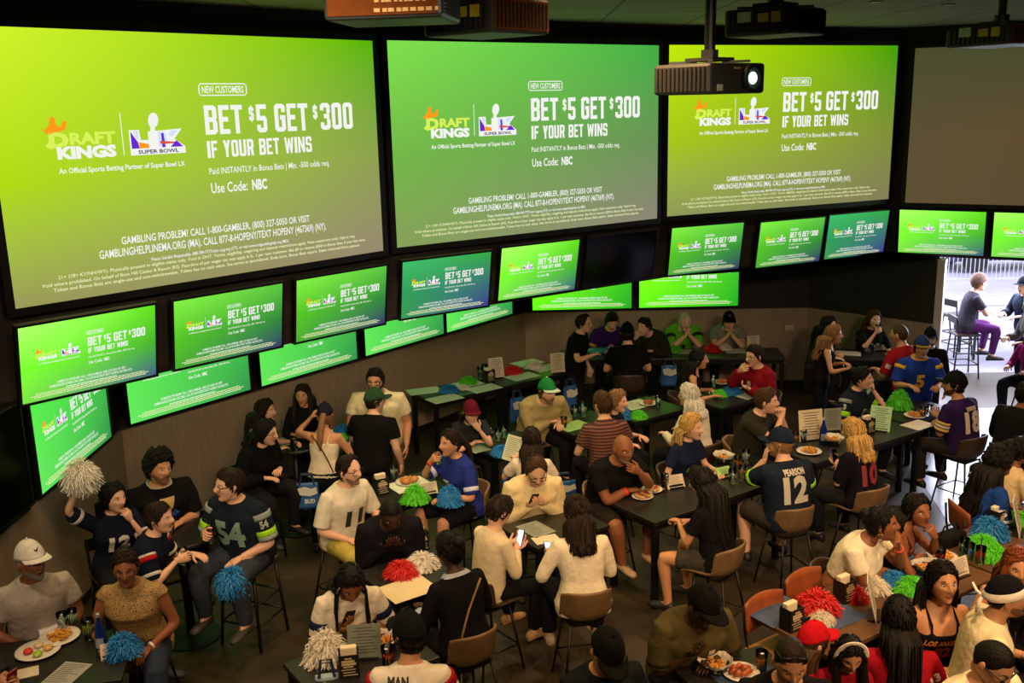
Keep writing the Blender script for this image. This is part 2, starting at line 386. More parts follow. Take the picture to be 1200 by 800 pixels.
# street door opening: white frame, the glass side light and what is outside
bm = BM(); box(bm, (JAMB.x+.06, JAMB.y+.02, 1.18), (.11, .2, 2.36), RZ(R(-31))); struct('trim_door_jamb', bm, mat('pale_door_jamb', 0xc9b9ae, .5))
ang = math.atan2(DOORDIR.y, DOORDIR.x)

# ------------------------------------------------------------------ screens
WHITE = emis('screen_white', 0xf4f4ee, 1.0)
M_bez = mat('black_bezel', 0x0a0a0a, .45, 0, 0)
AD_MATS = [WHITE, emis('ad_orange', 0xff9a1e, 1), emis('ad_pale_green', 0xd8f25a, 1), emis('ad_purple', 0x6a2bd0, 1), emis('ad_pale_blue', 0xcfe0ff, 1), emis('ad_grey', 0x4b5560, 1), emis('ad_small_print', 0xeef0b8, 1), emis('ad_red', 0xe0503a, 1)]
def ad_mesh(wd, ht, blank=False, small=True):
    """the lit face: a panel facing -Y with the advertisement's lettering and logos on it; slot 0 = picture, then AD_MATS"""
    bm = BM(); X = lambda u: (u-.5)*wd; Z = lambda v: (.5-v)*ht
    N = 8
    g = [[bm.verts.new((X(i/N), 0, Z(j/N))) for i in range(N+1)] for j in range(N+1)]
    for j in range(N):
        for i in range(N): bm.faces.new((g[j+1][i], g[j+1][i+1], g[j][i+1], g[j][i]))
    if not blank:
        o = .0015
        def T(s, u0, u1, vt, vb, mi=1, bold=.02): text_on(bm, s, X(u0), Z(vb), (u1-u0)*wd, (vb-vt)*ht, mi, o, bold)
        def Pg(pts, mi, k=1): poly_on(bm, [(X(u), Z(v)) for u, v in pts], mi, o*k)
        # NEW CUSTOMERS in a rounded outline
        a0, b0, a1, b1, t = .47, .194, .60, .245, .003; ta = t*ht/wd
        Pg([(a0+.006, b0), (a1-.006, b0), (a1-.006, b0+t*1.5), (a0+.006, b0+t*1.5)], 1); Pg([(a0+.006, b1-t*1.5), (a1-.006, b1-t*1.5), (a1-.006, b1), (a0+.006, b1)], 1)
        Pg([(a0, b0+.01), (a0+.003, b0+.01), (a0+.003, b1-.01), (a0, b1-.01)], 1); Pg([(a1-.003, b0+.01), (a1, b0+.01), (a1, b1-.01), (a1-.003, b1-.01)], 1)
        for sx, sy in ((a0, b0), (a1, b0), (a0, b1), (a1, b1)):
            ix = 1 if sx == a0 else -1; iy = 1 if sy == b0 else -1
            Pg([(sx, sy+iy*.01), (sx+ix*.006, sy), (sx+ix*.006, sy+iy*.0045), (sx+ix*.003, sy+iy*.01)], 1)
        T('NEW CUSTOMERS', .479, .591, .206, .233)
        def B(s, u0, u1, vt, vb): block_text(bm, s, X(u0), Z(vb), (u1-u0)*wd, (vb-vt)*ht, 1, o)
        B('BET', .479, .582, .283, .402); B('$', .600, .614, .293, .350); B('5', .621, .650, .283, .402); B('GET', .673, .774, .282, .402)
        B('$', .790, .804, .293, .350); B('300', .813, .918, .282, .402)
        B('IF YOUR BET WINS', .479, .780, .428, .498)
        T('Paid INSTANTLY in Bonus Bets | Min. -500 odds req.', .479, .832, .540, .565, 1, .01)
        T('Use Code:', .480, .580, .603, .644, 1, .015); T('NBC', .593, .636, .603, .644, 1, .04)
        # crowned word mark
        Pg([(.096, .353), (.107, .362), (.118, .340), (.120, .318), (.126, .313), (.131, .322), (.131, .342), (.140, .352), (.147, .330), (.155, .330), (.150, .362), (.113, .378)], 2)
        T('D', .113, .155, .374, .424, 3, .06); T('RAFT', .157, .258, .376, .416, 3, .045)
        Pg([(.104, .420), (.112, .405), (.122, .424), (.117, .433)], 3)
        T('KINGS', .127, .257, .427, .467, 1, .06)
        Pg([(.2725, .307), (.2745, .307), (.2745, .466), (.2725, .466)], 1)
        # trophy mark between the letters L and X
        Pg([(.290, .372), (.314, .372), (.316, .412), (.334, .412), (.334, .380), (.418, .372), (.398, .412), (.423, .443), (.423, .470), (.289, .470)], 1, .7)
        Pg([(.293, .378), (.309, .420), (.311, .444), (.293, .444)], 4); Pg([(.311, .420), (.334, .428), (.334, .444), (.311, .444)], 2, 1.1); Pg([(.300, .376), (.311, .376), (.311, .414), (.305, .404)], 5)
        Pg([(.358, .382), (.372, .382), (.378, .398), (.378, .440), (.358, .440)], 5); Pg([(.366, .388), (.372, .388), (.374, .444), (.366, .444)], 4, 1.3); Pg([(.362, .418), (.400, .424), (.405, .430), (.362, .430)], 8, 1.5)
        Pg([(.390, .380), (.408, .379), (.392, .404), (.384, .396)], 5); Pg([(.386, .444), (.402, .418), (.418, .444)], 4, 1.6)
        Pg([(.341, .365), (.352, .365), (.356, .444), (.337, .444)], 1, 1.8)
        bc = (.350, .337)
        Pg([(bc[0]+.0125*math.cos(k*PI/8)+.002*math.sin(k*PI/8), bc[1]-.030*math.sin(k*PI/8)) for k in range(16)], 1, 1.8)
        T('SUPER BOWL', .307, .406, .451, .465, 6, .03)
        T('An Official Sports Betting Partner of Super Bowl LX', .126, .418, .503, .522, 1, .02)
        T('GAMBLING PROBLEM? CALL 1-800-GAMBLER, (800) 327-5050 OR VISIT', .245, .757, .783, .812, 1, .012)
        T('GAMBLINGHELPLINEMA.ORG (MA). CALL 877-8-HOPENY/TEXT HOPENY (467369) (NY).', .191, .808, .827, .858, 1, .012)
        if small:
            T('Please Gamble Responsibly. 888-789-7777/visit ccpg.org (CT), or visit www.mdgamblinghelp.org (MD).', .311, .689, .880, .893, 1, .012)
            T('21+ (18+ KY/NH/WY). Physically present in eligible states only. Void in ONT. Terms, eligibility, wagering and deposit restrictions apply. New customers only. Opt-in req.', .096, .903, .901, .914, 7, .012)
            T('Void where prohibited. On behalf of Boot Hill Casino & Resort (KS). Pass-thru of per wager tax may apply in IL. 1 per new customer. Bet $5 to receive $300 in Bonus Bets if your bet wins.', .06, .938, .925, .938, 7, .012)
            T('Token and Bonus Bets are single-use and non-withdrawable. Token has no cash value. See terms at sportsbook. Ends soon. Bonus Bets expire. Stake removed from payout.', .083, .917, .947, .960, 7, .012)
        else:
            for a, b, v in ((.31, .69, .882), (.096, .903, .902), (.06, .938, .925), (.083, .917, .947)):
                n = 40; rr = random.Random(3); u = a
                while u < b:
                    l = rr.uniform(.012, .035); Pg([(u, v), (min(b, u+l), v), (min(b, u+l), v+.011), (u, v+.011)], 1 if v < .89 else 7); u += l+.004
    bmesh.ops.recalc_face_normals(bm, faces=[f for f in bm.faces if f.material_index == 0])
    for f in bm.faces:
        if f.normal.y > 0: f.normal_flip()
    me = bpy.data.meshes.new('display'); bm.to_mesh(me); bm.free()
    return me
def screen(name, loc, yaw, tilt, me, picture, wd, ht, bez, depth, label, cat, group):
    """frame + display; yaw is the wall's direction, tilt leans the top towards the room"""
    root = empty(name, loc, 0, label, cat, group)
    root.rotation_euler = (Matrix.Rotation(R(90-yaw), 3, 'Z') @ Matrix.Rotation(R(tilt), 3, 'X')).to_euler()
    bm = BM()
    for s in (-1, 1):
        box(bm, (s*(wd/2+bez/2), depth/2-.006, 0), (bez, depth, ht+2*bez)); box(bm, (0, depth/2-.006, s*(ht/2+bez/2)), (wd, depth, bez))
    box(bm, (0, depth-.01, 0), (wd, .02, ht))
    obj('frame', bm, M_bez, root)
    o = bpy.data.objects.new('display', me); C.objects.link(o); o.parent = root
    o.location = (0, .004, 0)
    if not me.materials:
        me.materials.append(None)
        for m in AD_MATS: me.materials.append(m)
    o.material_slots[0].link = 'OBJECT'; o.material_slots[0].material = picture
    return root
SW, SH = 4.06, 2.28
big = ad_mesh(SW, SH); bigblank = ad_mesh(SW, SH, True); tvm = ad_mesh(1.21, .68, False, False); tvblank = ad_mesh(1.21, .68, True); tv75 = ad_mesh(1.66, .934, False, False); tv75b = ad_mesh(1.66, .934, True)
G1 = grad('picture_lime', 0xd2f62a, 0x55b400, 0x9a9a58, 0x988a70, 1.0, (0xb0dc10, 0x8fa052))
G2 = grad('picture_green', 0x80e04c, 0x3fae44, 0x86a058, 0x8e8676, 1.0, (0x74b848, 0x6c9258))
G3 = grad('picture_yellow_green', 0xc4ea0a, 0x3fa000, 0x8f9a58, 0x857f58, 1.0, (0xa8c818, 0x809038))
G4 = grad('picture_dark', 0x4a4c2e, 0x424a2c, 0x5e5034, 0x5c4630, 1.0, (0x5c5034, 0x66482c))
for (x, y, z, yw), g, me, lab in (((-2.8, 9.76, 4.36, 42.4), G1, big, 'huge lime green projection screen nearest the left wall'),
        ((.37, 12.56, 4.37, 55), G2, big, 'huge mid green projection screen, second from the left wall'),
        ((4.03, 14.68, 4.38, 65.5), G3, big, 'huge yellow green projection screen partly behind the projector with the shining lens')):
    screen('projection_screen', (x, y, z), yw, 0, me, g, SW, SH, .07, .09, lab, 'screen', 'row of big projection screens')
d4 = V((math.sin(R(119.5)), math.cos(R(119.5)), 0)); n4 = V((math.cos(R(119.5)), -math.sin(R(119.5)), 0))
# fourth big screen: its left edge is seen at 1075,60
TL4 = V((6.57, 15.15, 0))
s4 = V((6.05, 15.44, 0)) + d4*(SW/2+.05)
screen('projection_screen', (s4.x, s4.y, 4.33), 119.5, 0, bigblank, G4, SW, SH, .07, .09, 'huge projection screen showing only dull brown, above the street door', 'screen', 'row of big projection screens')
TA_ = grad('tv_lime', 0x9dfc5a, 0x56c810, 0x70c83c, 0x3c5070, 1.35, (0x6fe62a, 0x3f9a2c))
TB_ = grad('tv_green', 0x7ae23e, 0x56b83c, 0x46a22c, 0x343060, 1.2, (0x50b824, 0x2f7c38))
TC_ = grad('tv_teal', 0x3fb868, 0x34a040, 0x3c9450, 0x3c3888, 1.1, (0x2f9a52, 0x3c6c74))
TD_ = grad('tv_vivid', 0x8cf61a, 0x3cb820, 0x58e010, 0x209a20, 1.35)
TE_ = grad('tv_low', 0x48cc3c, 0x3cb03c, 0x58c850, 0x2c7c40, 1.45)
M_off = mat('switched_off_glass', 0x050505, .12, 0, 0)
tvg = 'televisions in the row under the big screens'
for p, yw, tl, g, me, lab in (
        ((-3.66, 8.45, 2.78), 42.3, 9.9, TA_, tvm, 'bright green television, first in the tilted row below the lime screen'),
        ((-2.78, 9.67, 2.74), 43.2, 8.8, TB_, tvm, 'green television with dark lower corner, second in the tilted row below the lime screen'),
        ((-1.84, 10.73, 2.73), 43.8, 7.8, TB_, tvm, 'green television, third in the tilted row below the lime screen'),
        ((-.75, 11.61, 2.75), 55.4, 8.8, TC_, tvm, 'bluish green television, first below the mid green screen'),
        ((.37, 12.55, 2.75), 56.0, 10, TA_, tvm, 'lime green television beside the switched-off one'),
        ((1.50, 13.36, 2.745), 56, 9, None, tvblank, 'switched-off black television in the tilted row'),
        ((2.79, 14.1, 2.74), 66.5, 7.6, TB_, tvm, 'green television with navy lower corner just right of the switched-off one'),
        ((4.165, 14.73, 2.715), 64.8, 7.7, TB_, tvm, 'green television, middle one below the yellow green screen'),
        ((5.34, 15.29, 2.73), 64.6, 7.1, TC_, tvm, 'bluish green television, last one below the yellow green screen'),
        ((6.57, 15.15, 2.75), 119, 9.4, TA_, tvm, 'bright green television above the street door jamb'),
        ((7.72, 14.50, 2.75), 119, 9.4, TA_, tvm, 'bright green television above the street door, cut by the frame edge')):
    screen('television', p, yw, tl, me, g or M_off, 1.21, .68, .022, .06, lab, 'television', tvg)
screen('television', (XL+.12, 7.05, 2.75), 0, 9, tvm, TA_, 1.21, .68, .022, .06, 'television high on the left wall, only its lit edge showing', 'television', tvg)
low = 'televisions in the lower row on the wall'
dl = V((LOW[2][0]-LOW[1][0], LOW[2][1]-LOW[1][1], 0)); LL = dl.length; dl.normalize(); nl = V((dl.y, -dl.x, 0)); yl = math.degrees(math.atan2(dl.x, dl.y))
zc = 1.40+.022+.467
for i, s in enumerate((.95, 2.78, 4.60, 6.33)):
    p = V((LOW[1][0], LOW[1][1], 0)) + dl*s + nl*.09
    screen('television', (p.x, p.y, zc), yl, 0, tv75, TE_, 1.66, .934, .022, .07, 'green television of the lower row ' + ('nearest the left corner', 'above the woman with long hair facing the room', 'above the bearded man in cream shirt', 'at the corner above the pom-pom table')[i], 'television', low)
screen('television', (XL+.09, 9.42, zc), 0, 0, tv75, TE_, 1.66, .934, .022, .07, 'green television on the left wall behind the raised white pom-pom', 'television', low)
screen('television', (XL+.09, 7.58, zc), 0, 0, tv75b, M_off, 1.66, .934, .022, .07, 'dark switched-off television low on the left wall', 'television', low)
for x, lab in ((1.19, 'vivid green television on the back wall above the standing man in black'), (2.98, 'vivid green television on the back wall above the bald man in green')):
    screen('television', (x, 16.46, zc), 90, 0, tv75, TD_, 1.66, .934, .022, .07, lab, 'television', low)

# ------------------------------------------------------------------ projectors, ceiling fittings
M_pj = mat('projector_black', 0x2e2d2a, .45, 0, .08, 20); M_pjd = mat('projector_vent', 0x0c0b0a, .6, 0, 0)
M_ora = mat('warm_light_painted_panel', 0x5a2c0c, .85, spec=.1); M_port = mat('port_metal', 0xb08448, .5, .2); M_lab = mat('yellow_sticker', 0xc8b032, .5); M_gl = mat('pale_sticker', 0xb8d8b0, .5)  # orange light on the rear panels is put into their base colour
def projector(loc, rz, label, lens=None, pole=.5, rear='ports', size=(.50, .42, .17)):
    r = empty('projector', loc, rz, label, 'projector', 'ceiling projectors'); wx, dy, hz = size
    bm = BM(); box(bm, (0, 0, 0), size); obj('casing', bm, M_pj, r, bevel=.018)
    # front face -Y, left face -X
    bm = BM()
    for k in range(12): box(bm, (-wx/2-.004, -dy*.40+k*dy*.073, 0), (.008, .009, hz*.74))
    obj('side_vent', bm, M_pjd, r)
    bm = BM()
    for k in range(9): box(bm, (wx/2+.004, 0, -hz*.34+k*hz*.085), (.008, dy*.78, .006))
    obj('side_vent', bm, M_pjd, r)
    if lens:
        bm = BM(); q = V((.10, -dy/2, .0))
        def ring(bm, y0, y1, r0, r1, mi=0):
            loft(bm, [[q+V((a*math.cos(2*PI*k/24), -y, a*math.sin(2*PI*k/24))) for k in range(24)] for a, y in ((r0, y0), (r0, y1), (r1, y1), (r1, y0+.01))], mi, True, True)
        ring(bm, 0, .035, .078, .06)
        lo = obj('lens', bm, M_pjd, r, True)
        bm = BM(); ball(bm, q+V((0, -.024, 0)), (.034, .016, .034), 20, 10); obj('glass', bm, emis('projector_beam', 0xd8fff4, 3), lo, True)
        bm = BM(); box(bm, (-.17, -dy/2-.004, -.05), (.045, .006, .035)); obj('sticker', bm, mat('grey_sticker', 0x9a9a92, .5), r)
        bm = BM(); box(bm, (-.02, -dy/2-.004, .055), (.05, .006, .012)); obj('badge', bm, M_port, r)
    else:
        bm = BM(); box(bm, (0, -dy/2-.003, 0), (wx*.93, .006, hz*.82)); pn = obj('rear_panel', bm, M_ora, r)
        bm = BM(); pr = random.Random(5)
        if rear == 'ports':
            for row in range(2):
                x = -.02
                for k in range(9):
                    wq = pr.choice((.014, .02, .026)); box(bm, (x, -dy/2-.009, -.055+row*.04), (wq, .008, .016)); x += wq+.008
            for k in range(4): box(bm, (-.2+k*.03, -dy/2-.009, .05), (.01, .008, .01))
        else:
            for k in range(14): box(bm, (-wx*.42+k*wx*.065, -dy/2-.009, 0), (.01, .008, hz*.7))
        obj('port' if rear == 'ports' else 'grille', bm, M_port if rear == 'ports' else M_pjd, r)
        bm = BM(); box(bm, (-wx/2-.008, -dy*.28, .02), (.008, .06, .06)); box(bm, (-wx/2-.008, -dy*.1, .02), (.008, .07, .05)); obj('sticker', bm, M_lab, r)
        bm = BM(); box(bm, (-wx/2-.008, dy*.18, .03), (.008, .09, .06)); obj('label_plate', bm, M_gl, r)
    bm = BM(); box(bm, (0, 0, hz/2+.025), (.2, .2, .02)); 
    for a in range(4): box(bm, (.15*math.cos(a*PI/2+.7), .15*math.sin(a*PI/2+.7), hz/2+.012), (.16, .025, .014), RZ(a*PI/2+.7))
    tube(bm, [(0, 0, hz/2+.02), (0, 0, hz/2+.08)], .05, 12)
    obj('mount', bm, M_pj, r)
    bm = BM(); tube(bm, [(0, 0, hz/2+.03), (0, 0, max(.1, CEIL-loc[2]))], .032 if lens else .028, 12); box(bm, (0, 0, CEIL-loc[2]-.01), (.2, .2, .02)); obj('pole', bm, mat('black_pole', 0x100f0e, .4), r)
    return r
projector(atd(831, 93, 6.0), R(40), 'projector with a shining lens hanging on a long pole', True)
projector(atd(462, 2, 4.7), R(-8), 'projector with a row of warm-lit ports at the top of the first screen gap', size=(.52, .44, .18))
projector(atd(570, 22, 5.6), R(48), 'projector turned cornerwise above the mid green screen', rear='grille', size=(.46, .5, .18))
projector(atd(908, 27, 6.4), R(46), 'projector with yellow stickers above the yellow green screen', rear='grille', size=(.42, .46, .16))
projector(atd(1172, 43, 7.2), R(30), 'projector at the far right above the dull brown screen', rear='grille', size=(.5, .5, .13))
bm = BM(); lathe(bm, [(.24, 0), (.25, -.02), (.22, -.06), (.10, -.09), (.02, -.095)], seg=28)
p = atd(760, 4, 6.3); s_ = obj('ceiling_speaker', bm, mat('dark_grey_metal', 0x2c2c28, .5), None, True); s_.location = (p.x, p.y, CEIL); tag(s_, 'round dark ceiling speaker above the mid green screen', 'speaker')
for px, py, lab in ((1026, 2, 'tiny lit recessed ceiling downlight nearer the hanging lens projector'), (1111, 5, 'tiny lit recessed ceiling downlight nearer the far right projector')):
    p = at(px, py, CEIL-.005)
    r = empty('ceiling_downlight', (p.x, p.y, CEIL), 0, lab, 'ceiling light', 'recessed ceiling downlights')
    bm = BM(); lathe(bm, [(.075, -.001), (.075, -.012), (.05, -.012), (.05, -.002)], seg=20); obj('rim', bm, mat('dark_rim', 0x222222, .4), r)
    bm = BM(); lathe(bm, [(.048, -.004), (.02, -.006)], seg=16); obj('bulb', bm, emis('downlight_glow', 0xffd9a0, 5), r)
bm = BM(); box(bm, (0, 0, 0), (.16, .02, .1)); box(bm, (0, -.012, 0), (.06, .01, .03)); p = atd(925, 384, 16.38)
o = obj('wall_plate', bm, mat('beige_plate', 0xc9b48a, .5), None, bevel=.004); o.location = p; tag(o, 'beige switch plate on the back wall wainscot', 'switch plate')
bm = BM(); box(bm, (0, 0, 0), (.3, .02, .16)); p = atd(996, 386, 16.05); o = obj('wall_sign', bm, mat('amber_plate', 0x8a6a20, .6), None); o.location = p; o.rotation_euler = (0, 0, R(-31)); tag(o, 'small amber sign on the wainscot by the rear right group', 'sign')
# ------------------------------------------------------------------ people
SKIN = {'light': 0xd9a98a, 'fair': 0xe2b698, 'tan': 0xc08a64, 'olive': 0xb07a56, 'brown': 0x8a5638, 'deep': 0x5e3826, 'dark': 0x3f261b}
HAIR = {'black': 0x14100e, 'dark': 0x24180f, 'brown': 0x46301d, 'light': 0x8a6440, 'blond': 0xc09a58, 'grey': 0x8d8a84, 'white': 0xc8c2b4, 'auburn': 0x7a3a1c}
def skin(k): return mat('skin_'+k, SKIN[k], .52, 0, .06, 40, spec=.35)
def hairm(k): return streak('hair_'+k, HAIR[k])
M_lip = mat('lips', 0x9a4a44, .45, 0, 0); M_eye = mat('eye_white', 0xd8d4cc, .3, 0, 0); M_iris = mat('eye_iris', 0x1c120c, .2, 0, 0)
M_blk = mat('black_plastic', 0x0c0c0c, .35, 0, 0); M_denim = mat('denim', 0x2b3444, .85, 0, .2, 40); 
def ss(a, b, x):
    t = max(0, min(1, (x-a)/(b-a))); return t*t*(3-2*t)
def head_pt(th, ph, fem=0):
    st, ct = math.sin(th), math.cos(th); dx, dy, dz = st*math.sin(ph), -st*math.cos(ph), ct
    x, y, z = .0765*dx, .098*dy, .119*dz
    if dz < 0:
        t = -dz; x *= 1-(.30+.05*fem)*t**1.6
        if dy > 0: y *= 1-.42*t**1.2
        y -= .036*ss(.45, 1, t)*(1 if dy < 0 else .6)
    elif dy > 0: y *= 1.05
    if dy < 0:
        fr = ss(0, .35, -dy)
        nz = math.exp(-((z+.022)/.020)**2) if z < -.022 else (math.exp(-((z+.022)/.032)**2))
        if z < -.045: nz *= .4
        y -= .026*math.exp(-(x/(.0125 if z > -.02 else .016))**2)*nz*fr
        y += .011*math.exp(-((abs(x)-.031)/.016)**2-((z-.006)/.013)**2)*fr
        y -= .004*math.exp(-((z-.030)/.010)**2)*math.exp(-((abs(x)-.03)/.025)**2)*fr*(1-.6*fem)
        y -= .0055*math.exp(-(x/.021)**2)*(math.exp(-((z+.0575)/.0055)**2)+1.1*math.exp(-((z+.070)/.0065)**2))*fr
        y -= .006*math.exp(-(x/.02)**2-((z+.100)/.013)**2)*fr
        y -= .004*math.exp(-((abs(x)-.042)/.018)**2-((z+.02)/.02)**2)*fr
    return V((x, y, z))
def ph_of(u): return PI*math.copysign(abs(u)**1.3, u)
HL = {  # hairlines: how far down from the crown the hair reaches, by angle round the head from the face
 'short': [(0, 56), (45, 62), (68, 84), (85, 96), (100, 100), (125, 122), (180, 132)],
 'receding': [(0, 34), (30, 44), (50, 64), (68, 84), (85, 96), (100, 100), (125, 122), (180, 132)],
 'long': [(0, 52), (35, 60), (60, 84), (80, 112), (100, 128), (140, 138), (180, 140)],
 'fringe': [(0, 74), (35, 76), (60, 88), (80, 112), (100, 128), (140, 138), (180, 140)],
 'bun': [(0, 52), (45, 60), (68, 80), (88, 88), (105, 100), (135, 122), (180, 128)]}
def hairline(kind, ph):
    a = abs(math.degrees(ph)); P = HL[kind]
    for (a0, t0), (a1, t1) in zip(P, P[1:]):
        if a <= a1: return R(t0+(t1-t0)*(a-a0)/(a1-a0))
    return R(P[-1][1])

class Person: pass
PEOPLE = []; _tmp = []
def person(who, label, px, zh=None, yaw=0, pose='sit', seat=.65, lean=12, fem=0, size=1.05, b=1.0, hy=0, hp=8, ht=0, sk='light',
           hair=('short', 'dark'), hat=None, beard=None, glasses=None, top=('tee', 0x333333), bottom=('pants', 0x1c1c20), shoes=0x151515,
           r='table', l='table', chair=None, num=None, stripes=None, extra=(), belly=0, twist=0, group=None, loc=None, kneew=.10, feet='rung', band=None, name='person'):
    """one figure in local axes: faces -Y, its right hand at -X. px: where the middle of the head is seen. hy/hp/ht: head turned (deg to +X), bowed, tilted"""
    if hp < 15: hp -= 7
    size *= 1.045
    p = Person(); p.__dict__.update(who=who, fem=fem, size=size, b=b, sk=sk, hair=hair, hat=hat, beard=beard, glasses=glasses, top=top, bottom=bottom,
                                    shoes=shoes, num=num, stripes=stripes, extra=extra, pose=pose, seat=seat, yaw=yaw, band=band)
    s = size
    pz = seat+.085*s if pose == 'sit' else .93*s
    # spine
    pts = []; th = 0; q = V((0, 0, pz)); N = 30
    for i in range(-6, N+1):
        pts.append(None)
    def theta(h): return R(lean)*(.45+1.0*max(0, min(1, h/.5)))
    sp = {0: V((0, 0, pz))}
    for i in range(1, 33):
        t = theta(i*.02-.01); sp[i] = sp[i-1] + V((0, -math.sin(t), math.cos(t)))*.02*s
    t0 = theta(0)
    for i in range(-1, -12, -1): sp[i] = sp[i+1] - V((0, -math.sin(t0*.4), math.cos(t0*.4)))*.02*s
    def tf(h):
        i = h/.02; k = max(-11, min(31, math.floor(i))); f = i-k; t = theta(h)
        U = V((0, -math.sin(t), math.cos(t))); F = V((0, -math.cos(t), -math.sin(t))); X = V((1, 0, 0))
        tw = Matrix.Rotation(R(twist)*max(0, min(1, h/.45)), 3, U)
        return sp[k].lerp(sp[k+1], f), tw @ X, tw @ F, U
    p.tf = tf
    if fem: prof = [(-.13, .125, .095, 0), (-.06, .172, .122, 0), (.02, .178, .122, .005), (.10, .152, .105, 0), (.19, .130, .094, 0), (.28, .143, .106, .006), (.345, .150, .122, .020), (.40, .152, .108, .010), (.45, .148, .090, 0), (.49, .122, .070, -.008), (.525, .070, .056, -.012), (.56, .052, .050, -.012)]
    else: prof = [(-.13, .125, .10, 0), (-.06, .162, .118, 0), (.02, .168, .122, .006), (.10, .162, .116, .008), (.20, .160, .112, .006), (.30, .172, .118, .006), (.38, .182, .122, .008), (.44, .180, .108, 0), (.48, .152, .088, -.006), (.52, .088, .066, -.012), (.56, .060, .058, -.012)]
    def torso_ring(h, inf=0, n=22, sx=1):
        P, X, F, U = tf(h)
        for (h0, a0, b0, y0), (h1, a1, b1, y1) in zip(prof, prof[1:]):
            if h <= h1 or h1 == prof[-1][0]:
                f = max(0, min(1, (h-h0)/(h1-h0))); f = f*f*(3-2*f)*.5+f*.5; rx, ry, yo = a0+(a1-a0)*f, b0+(b1-b0)*f, y0+(y1-y0)*f; break
        g = b if h < .46 else 1+(b-1)*.4
        bel = belly*math.exp(-((h-.12)/.13)**2)
        rx = rx*g*s + inf + bel*.5; ryf = ry*g*s + inf + bel*1.3; ryb = ry*g*s + inf
        out = []
        for k in range(n):
            a = 2*PI*k/n; c, sn = math.cos(a), math.sin(a); e = .82
            cx = math.copysign(abs(c)**e, c); sy = math.copysign(abs(sn)**e, sn)
            out.append(P + X*(cx*rx*sx) + F*(sy*(ryf if sn > 0 else ryb) + yo*s))
        return out
    p.torso_ring = torso_ring
    # head
    nb, X, F, U = tf(.52)
    nd = (U*.75 + V((0, 0, 1))*.55).normalized()
    hc = nb + nd*.165*s + F*.022*s
    HM = Matrix.Rotation(R(hy), 3, 'Z') @ Matrix.Rotation(R(hp), 3, 'X') @ Matrix.Rotation(R(ht), 3, 'Y')
    hs = s*1.10*(.97 if fem else 1)
    def hd(v): return hc + HM @ (V(v)*hs)
    p.hc, p.HM, p.hs, p.hd = hc, HM, hs, hd
    # arms
    sw = (.158 if fem else .182)*(1+(b-1)*.75)*s
    L1, L2 = .285*s, .255*s
    p.arms = {}
    for side, sx, spec in (('r', -1, r), ('l', 1, l)):
        P, X, F, U = tf(.448); S = P + X*sx*sw - F*.004
        pole = V((sx*.55, .30, -.85)); fd = V((0, -1, 0)); pn = V((0, 0, -1)); curl = 25
        tz = pz-.085*s
        if isinstance(spec, tuple) and len(spec) > 1 and isinstance(spec[-1], dict): o_ = spec[-1]; spec = spec[0] if len(spec) == 2 else spec[:-1]
        else: o_ = {}
        if spec == 'table': T = V((sx*.17, -.37, tz+.315)); fd = V((-sx*.45, -1, -.1))
        elif spec == 'tablein': T = V((sx*.10, -.33, tz+.32)); fd = V((-sx*1, -.5, 0))
        elif spec == 'cross': T = V((-sx*.06, -.30 - (.04 if sx > 0 else 0), tz+.33)); fd = V((-sx, -.15, 0)); pole = V((sx*.8, -.2, -.5))
        elif spec == 'lap': T = V((sx*.13, -.27, tz+.19)); fd = V((-sx*.4, -1, -.25))
        elif spec == 'phone': T = V((sx*.06, -.29, tz+.40)); fd = V((-sx*.35, -.75, .45)); pn = V((0, -.3, 1)); curl = 40; pole = V((sx*.5, .2, -.9))
        elif spec == 'mouth': T = hd((sx*.045, -.125, -.135)); fd = HM @ V((-sx*.5, .12, .85)); pn = HM @ V((0, 1, .1)); curl = 45; pole = V((sx*.45, -.25, -.9))
        elif spec == 'chin': T = hd((sx*.05, -.105, -.18)); fd = HM @ V((-sx*.45, .05, .9)); pn = HM @ V((-sx*.2, 1, .1)); curl = 70; pole = V((sx*.4, -.3, -.9))
        elif spec == 'clasp': T = hd((sx*.028, -.14, -.15)); fd = V((-sx*.35, .1, .9)); pn = V((-sx, .2, 0)); curl = 60; pole = V((sx*.5, -.25, -.85))
        elif spec == 'drink': T = hd((sx*.05, -.17, -.14)); fd = HM @ V((-sx*.7, 0, .4)); pn = HM @ V((-sx*.3, .9, 0)); curl = 55; pole = V((sx*.6, -.1, -.85))
        elif spec == 'up': T = S + V((sx*.12, -.12, .42*s)); fd = V((0, -.1, 1)); pn = V((-sx, -.3, 0)); curl = 60; pole = V((sx*.8, .1, -.2))
        elif spec == 'side': T = S + V((sx*.07, -.07, -.50*s)); fd = V((0, -.1, -1)); pn = V((-sx, 0, 0)); pole = V((sx*.3, 1, 0))
        elif spec == 'hold': T = V((sx*.17, -.34, tz+.42)); fd = V((-sx*.5, -.8, .1)); pn = V((-sx*.8, .2, -.2)); curl = 62
        elif spec == 'back': T = S + V((sx*.10, .08, -.50*s)); fd = V((0, 0, -1)); pn = V((-sx, 0, 0)); pole = V((sx*.6, .8, 0))
        else: T = V((spec[0], spec[1], tz+spec[2])); fd = (T-S); fd.z *= .3
        fd = V(o_.get('fd', fd)); pn = V(o_.get('pn', pn)); curl = o_.get('curl', curl); pole = V(o_.get('pole', pole))
        d = T-S; D = d.length; mx = (L1+L2)*.985
        if D > mx: T = S + d*(mx/D); d = T-S; D = mx
        D = max(D, abs(L1-L2)+.04); u = d.normalized()
        a = (L1*L1-L2*L2+D*D)/(2*D); hh = math.sqrt(max(0, L1*L1-a*a))
        pp = (pole - u*pole.dot(u)).normalized()
        E = S + u*a + pp*hh; T = S + u*D
        P2, X2, F2, U2 = tf(.44); inner = P2 + X2*sx*sw*.55
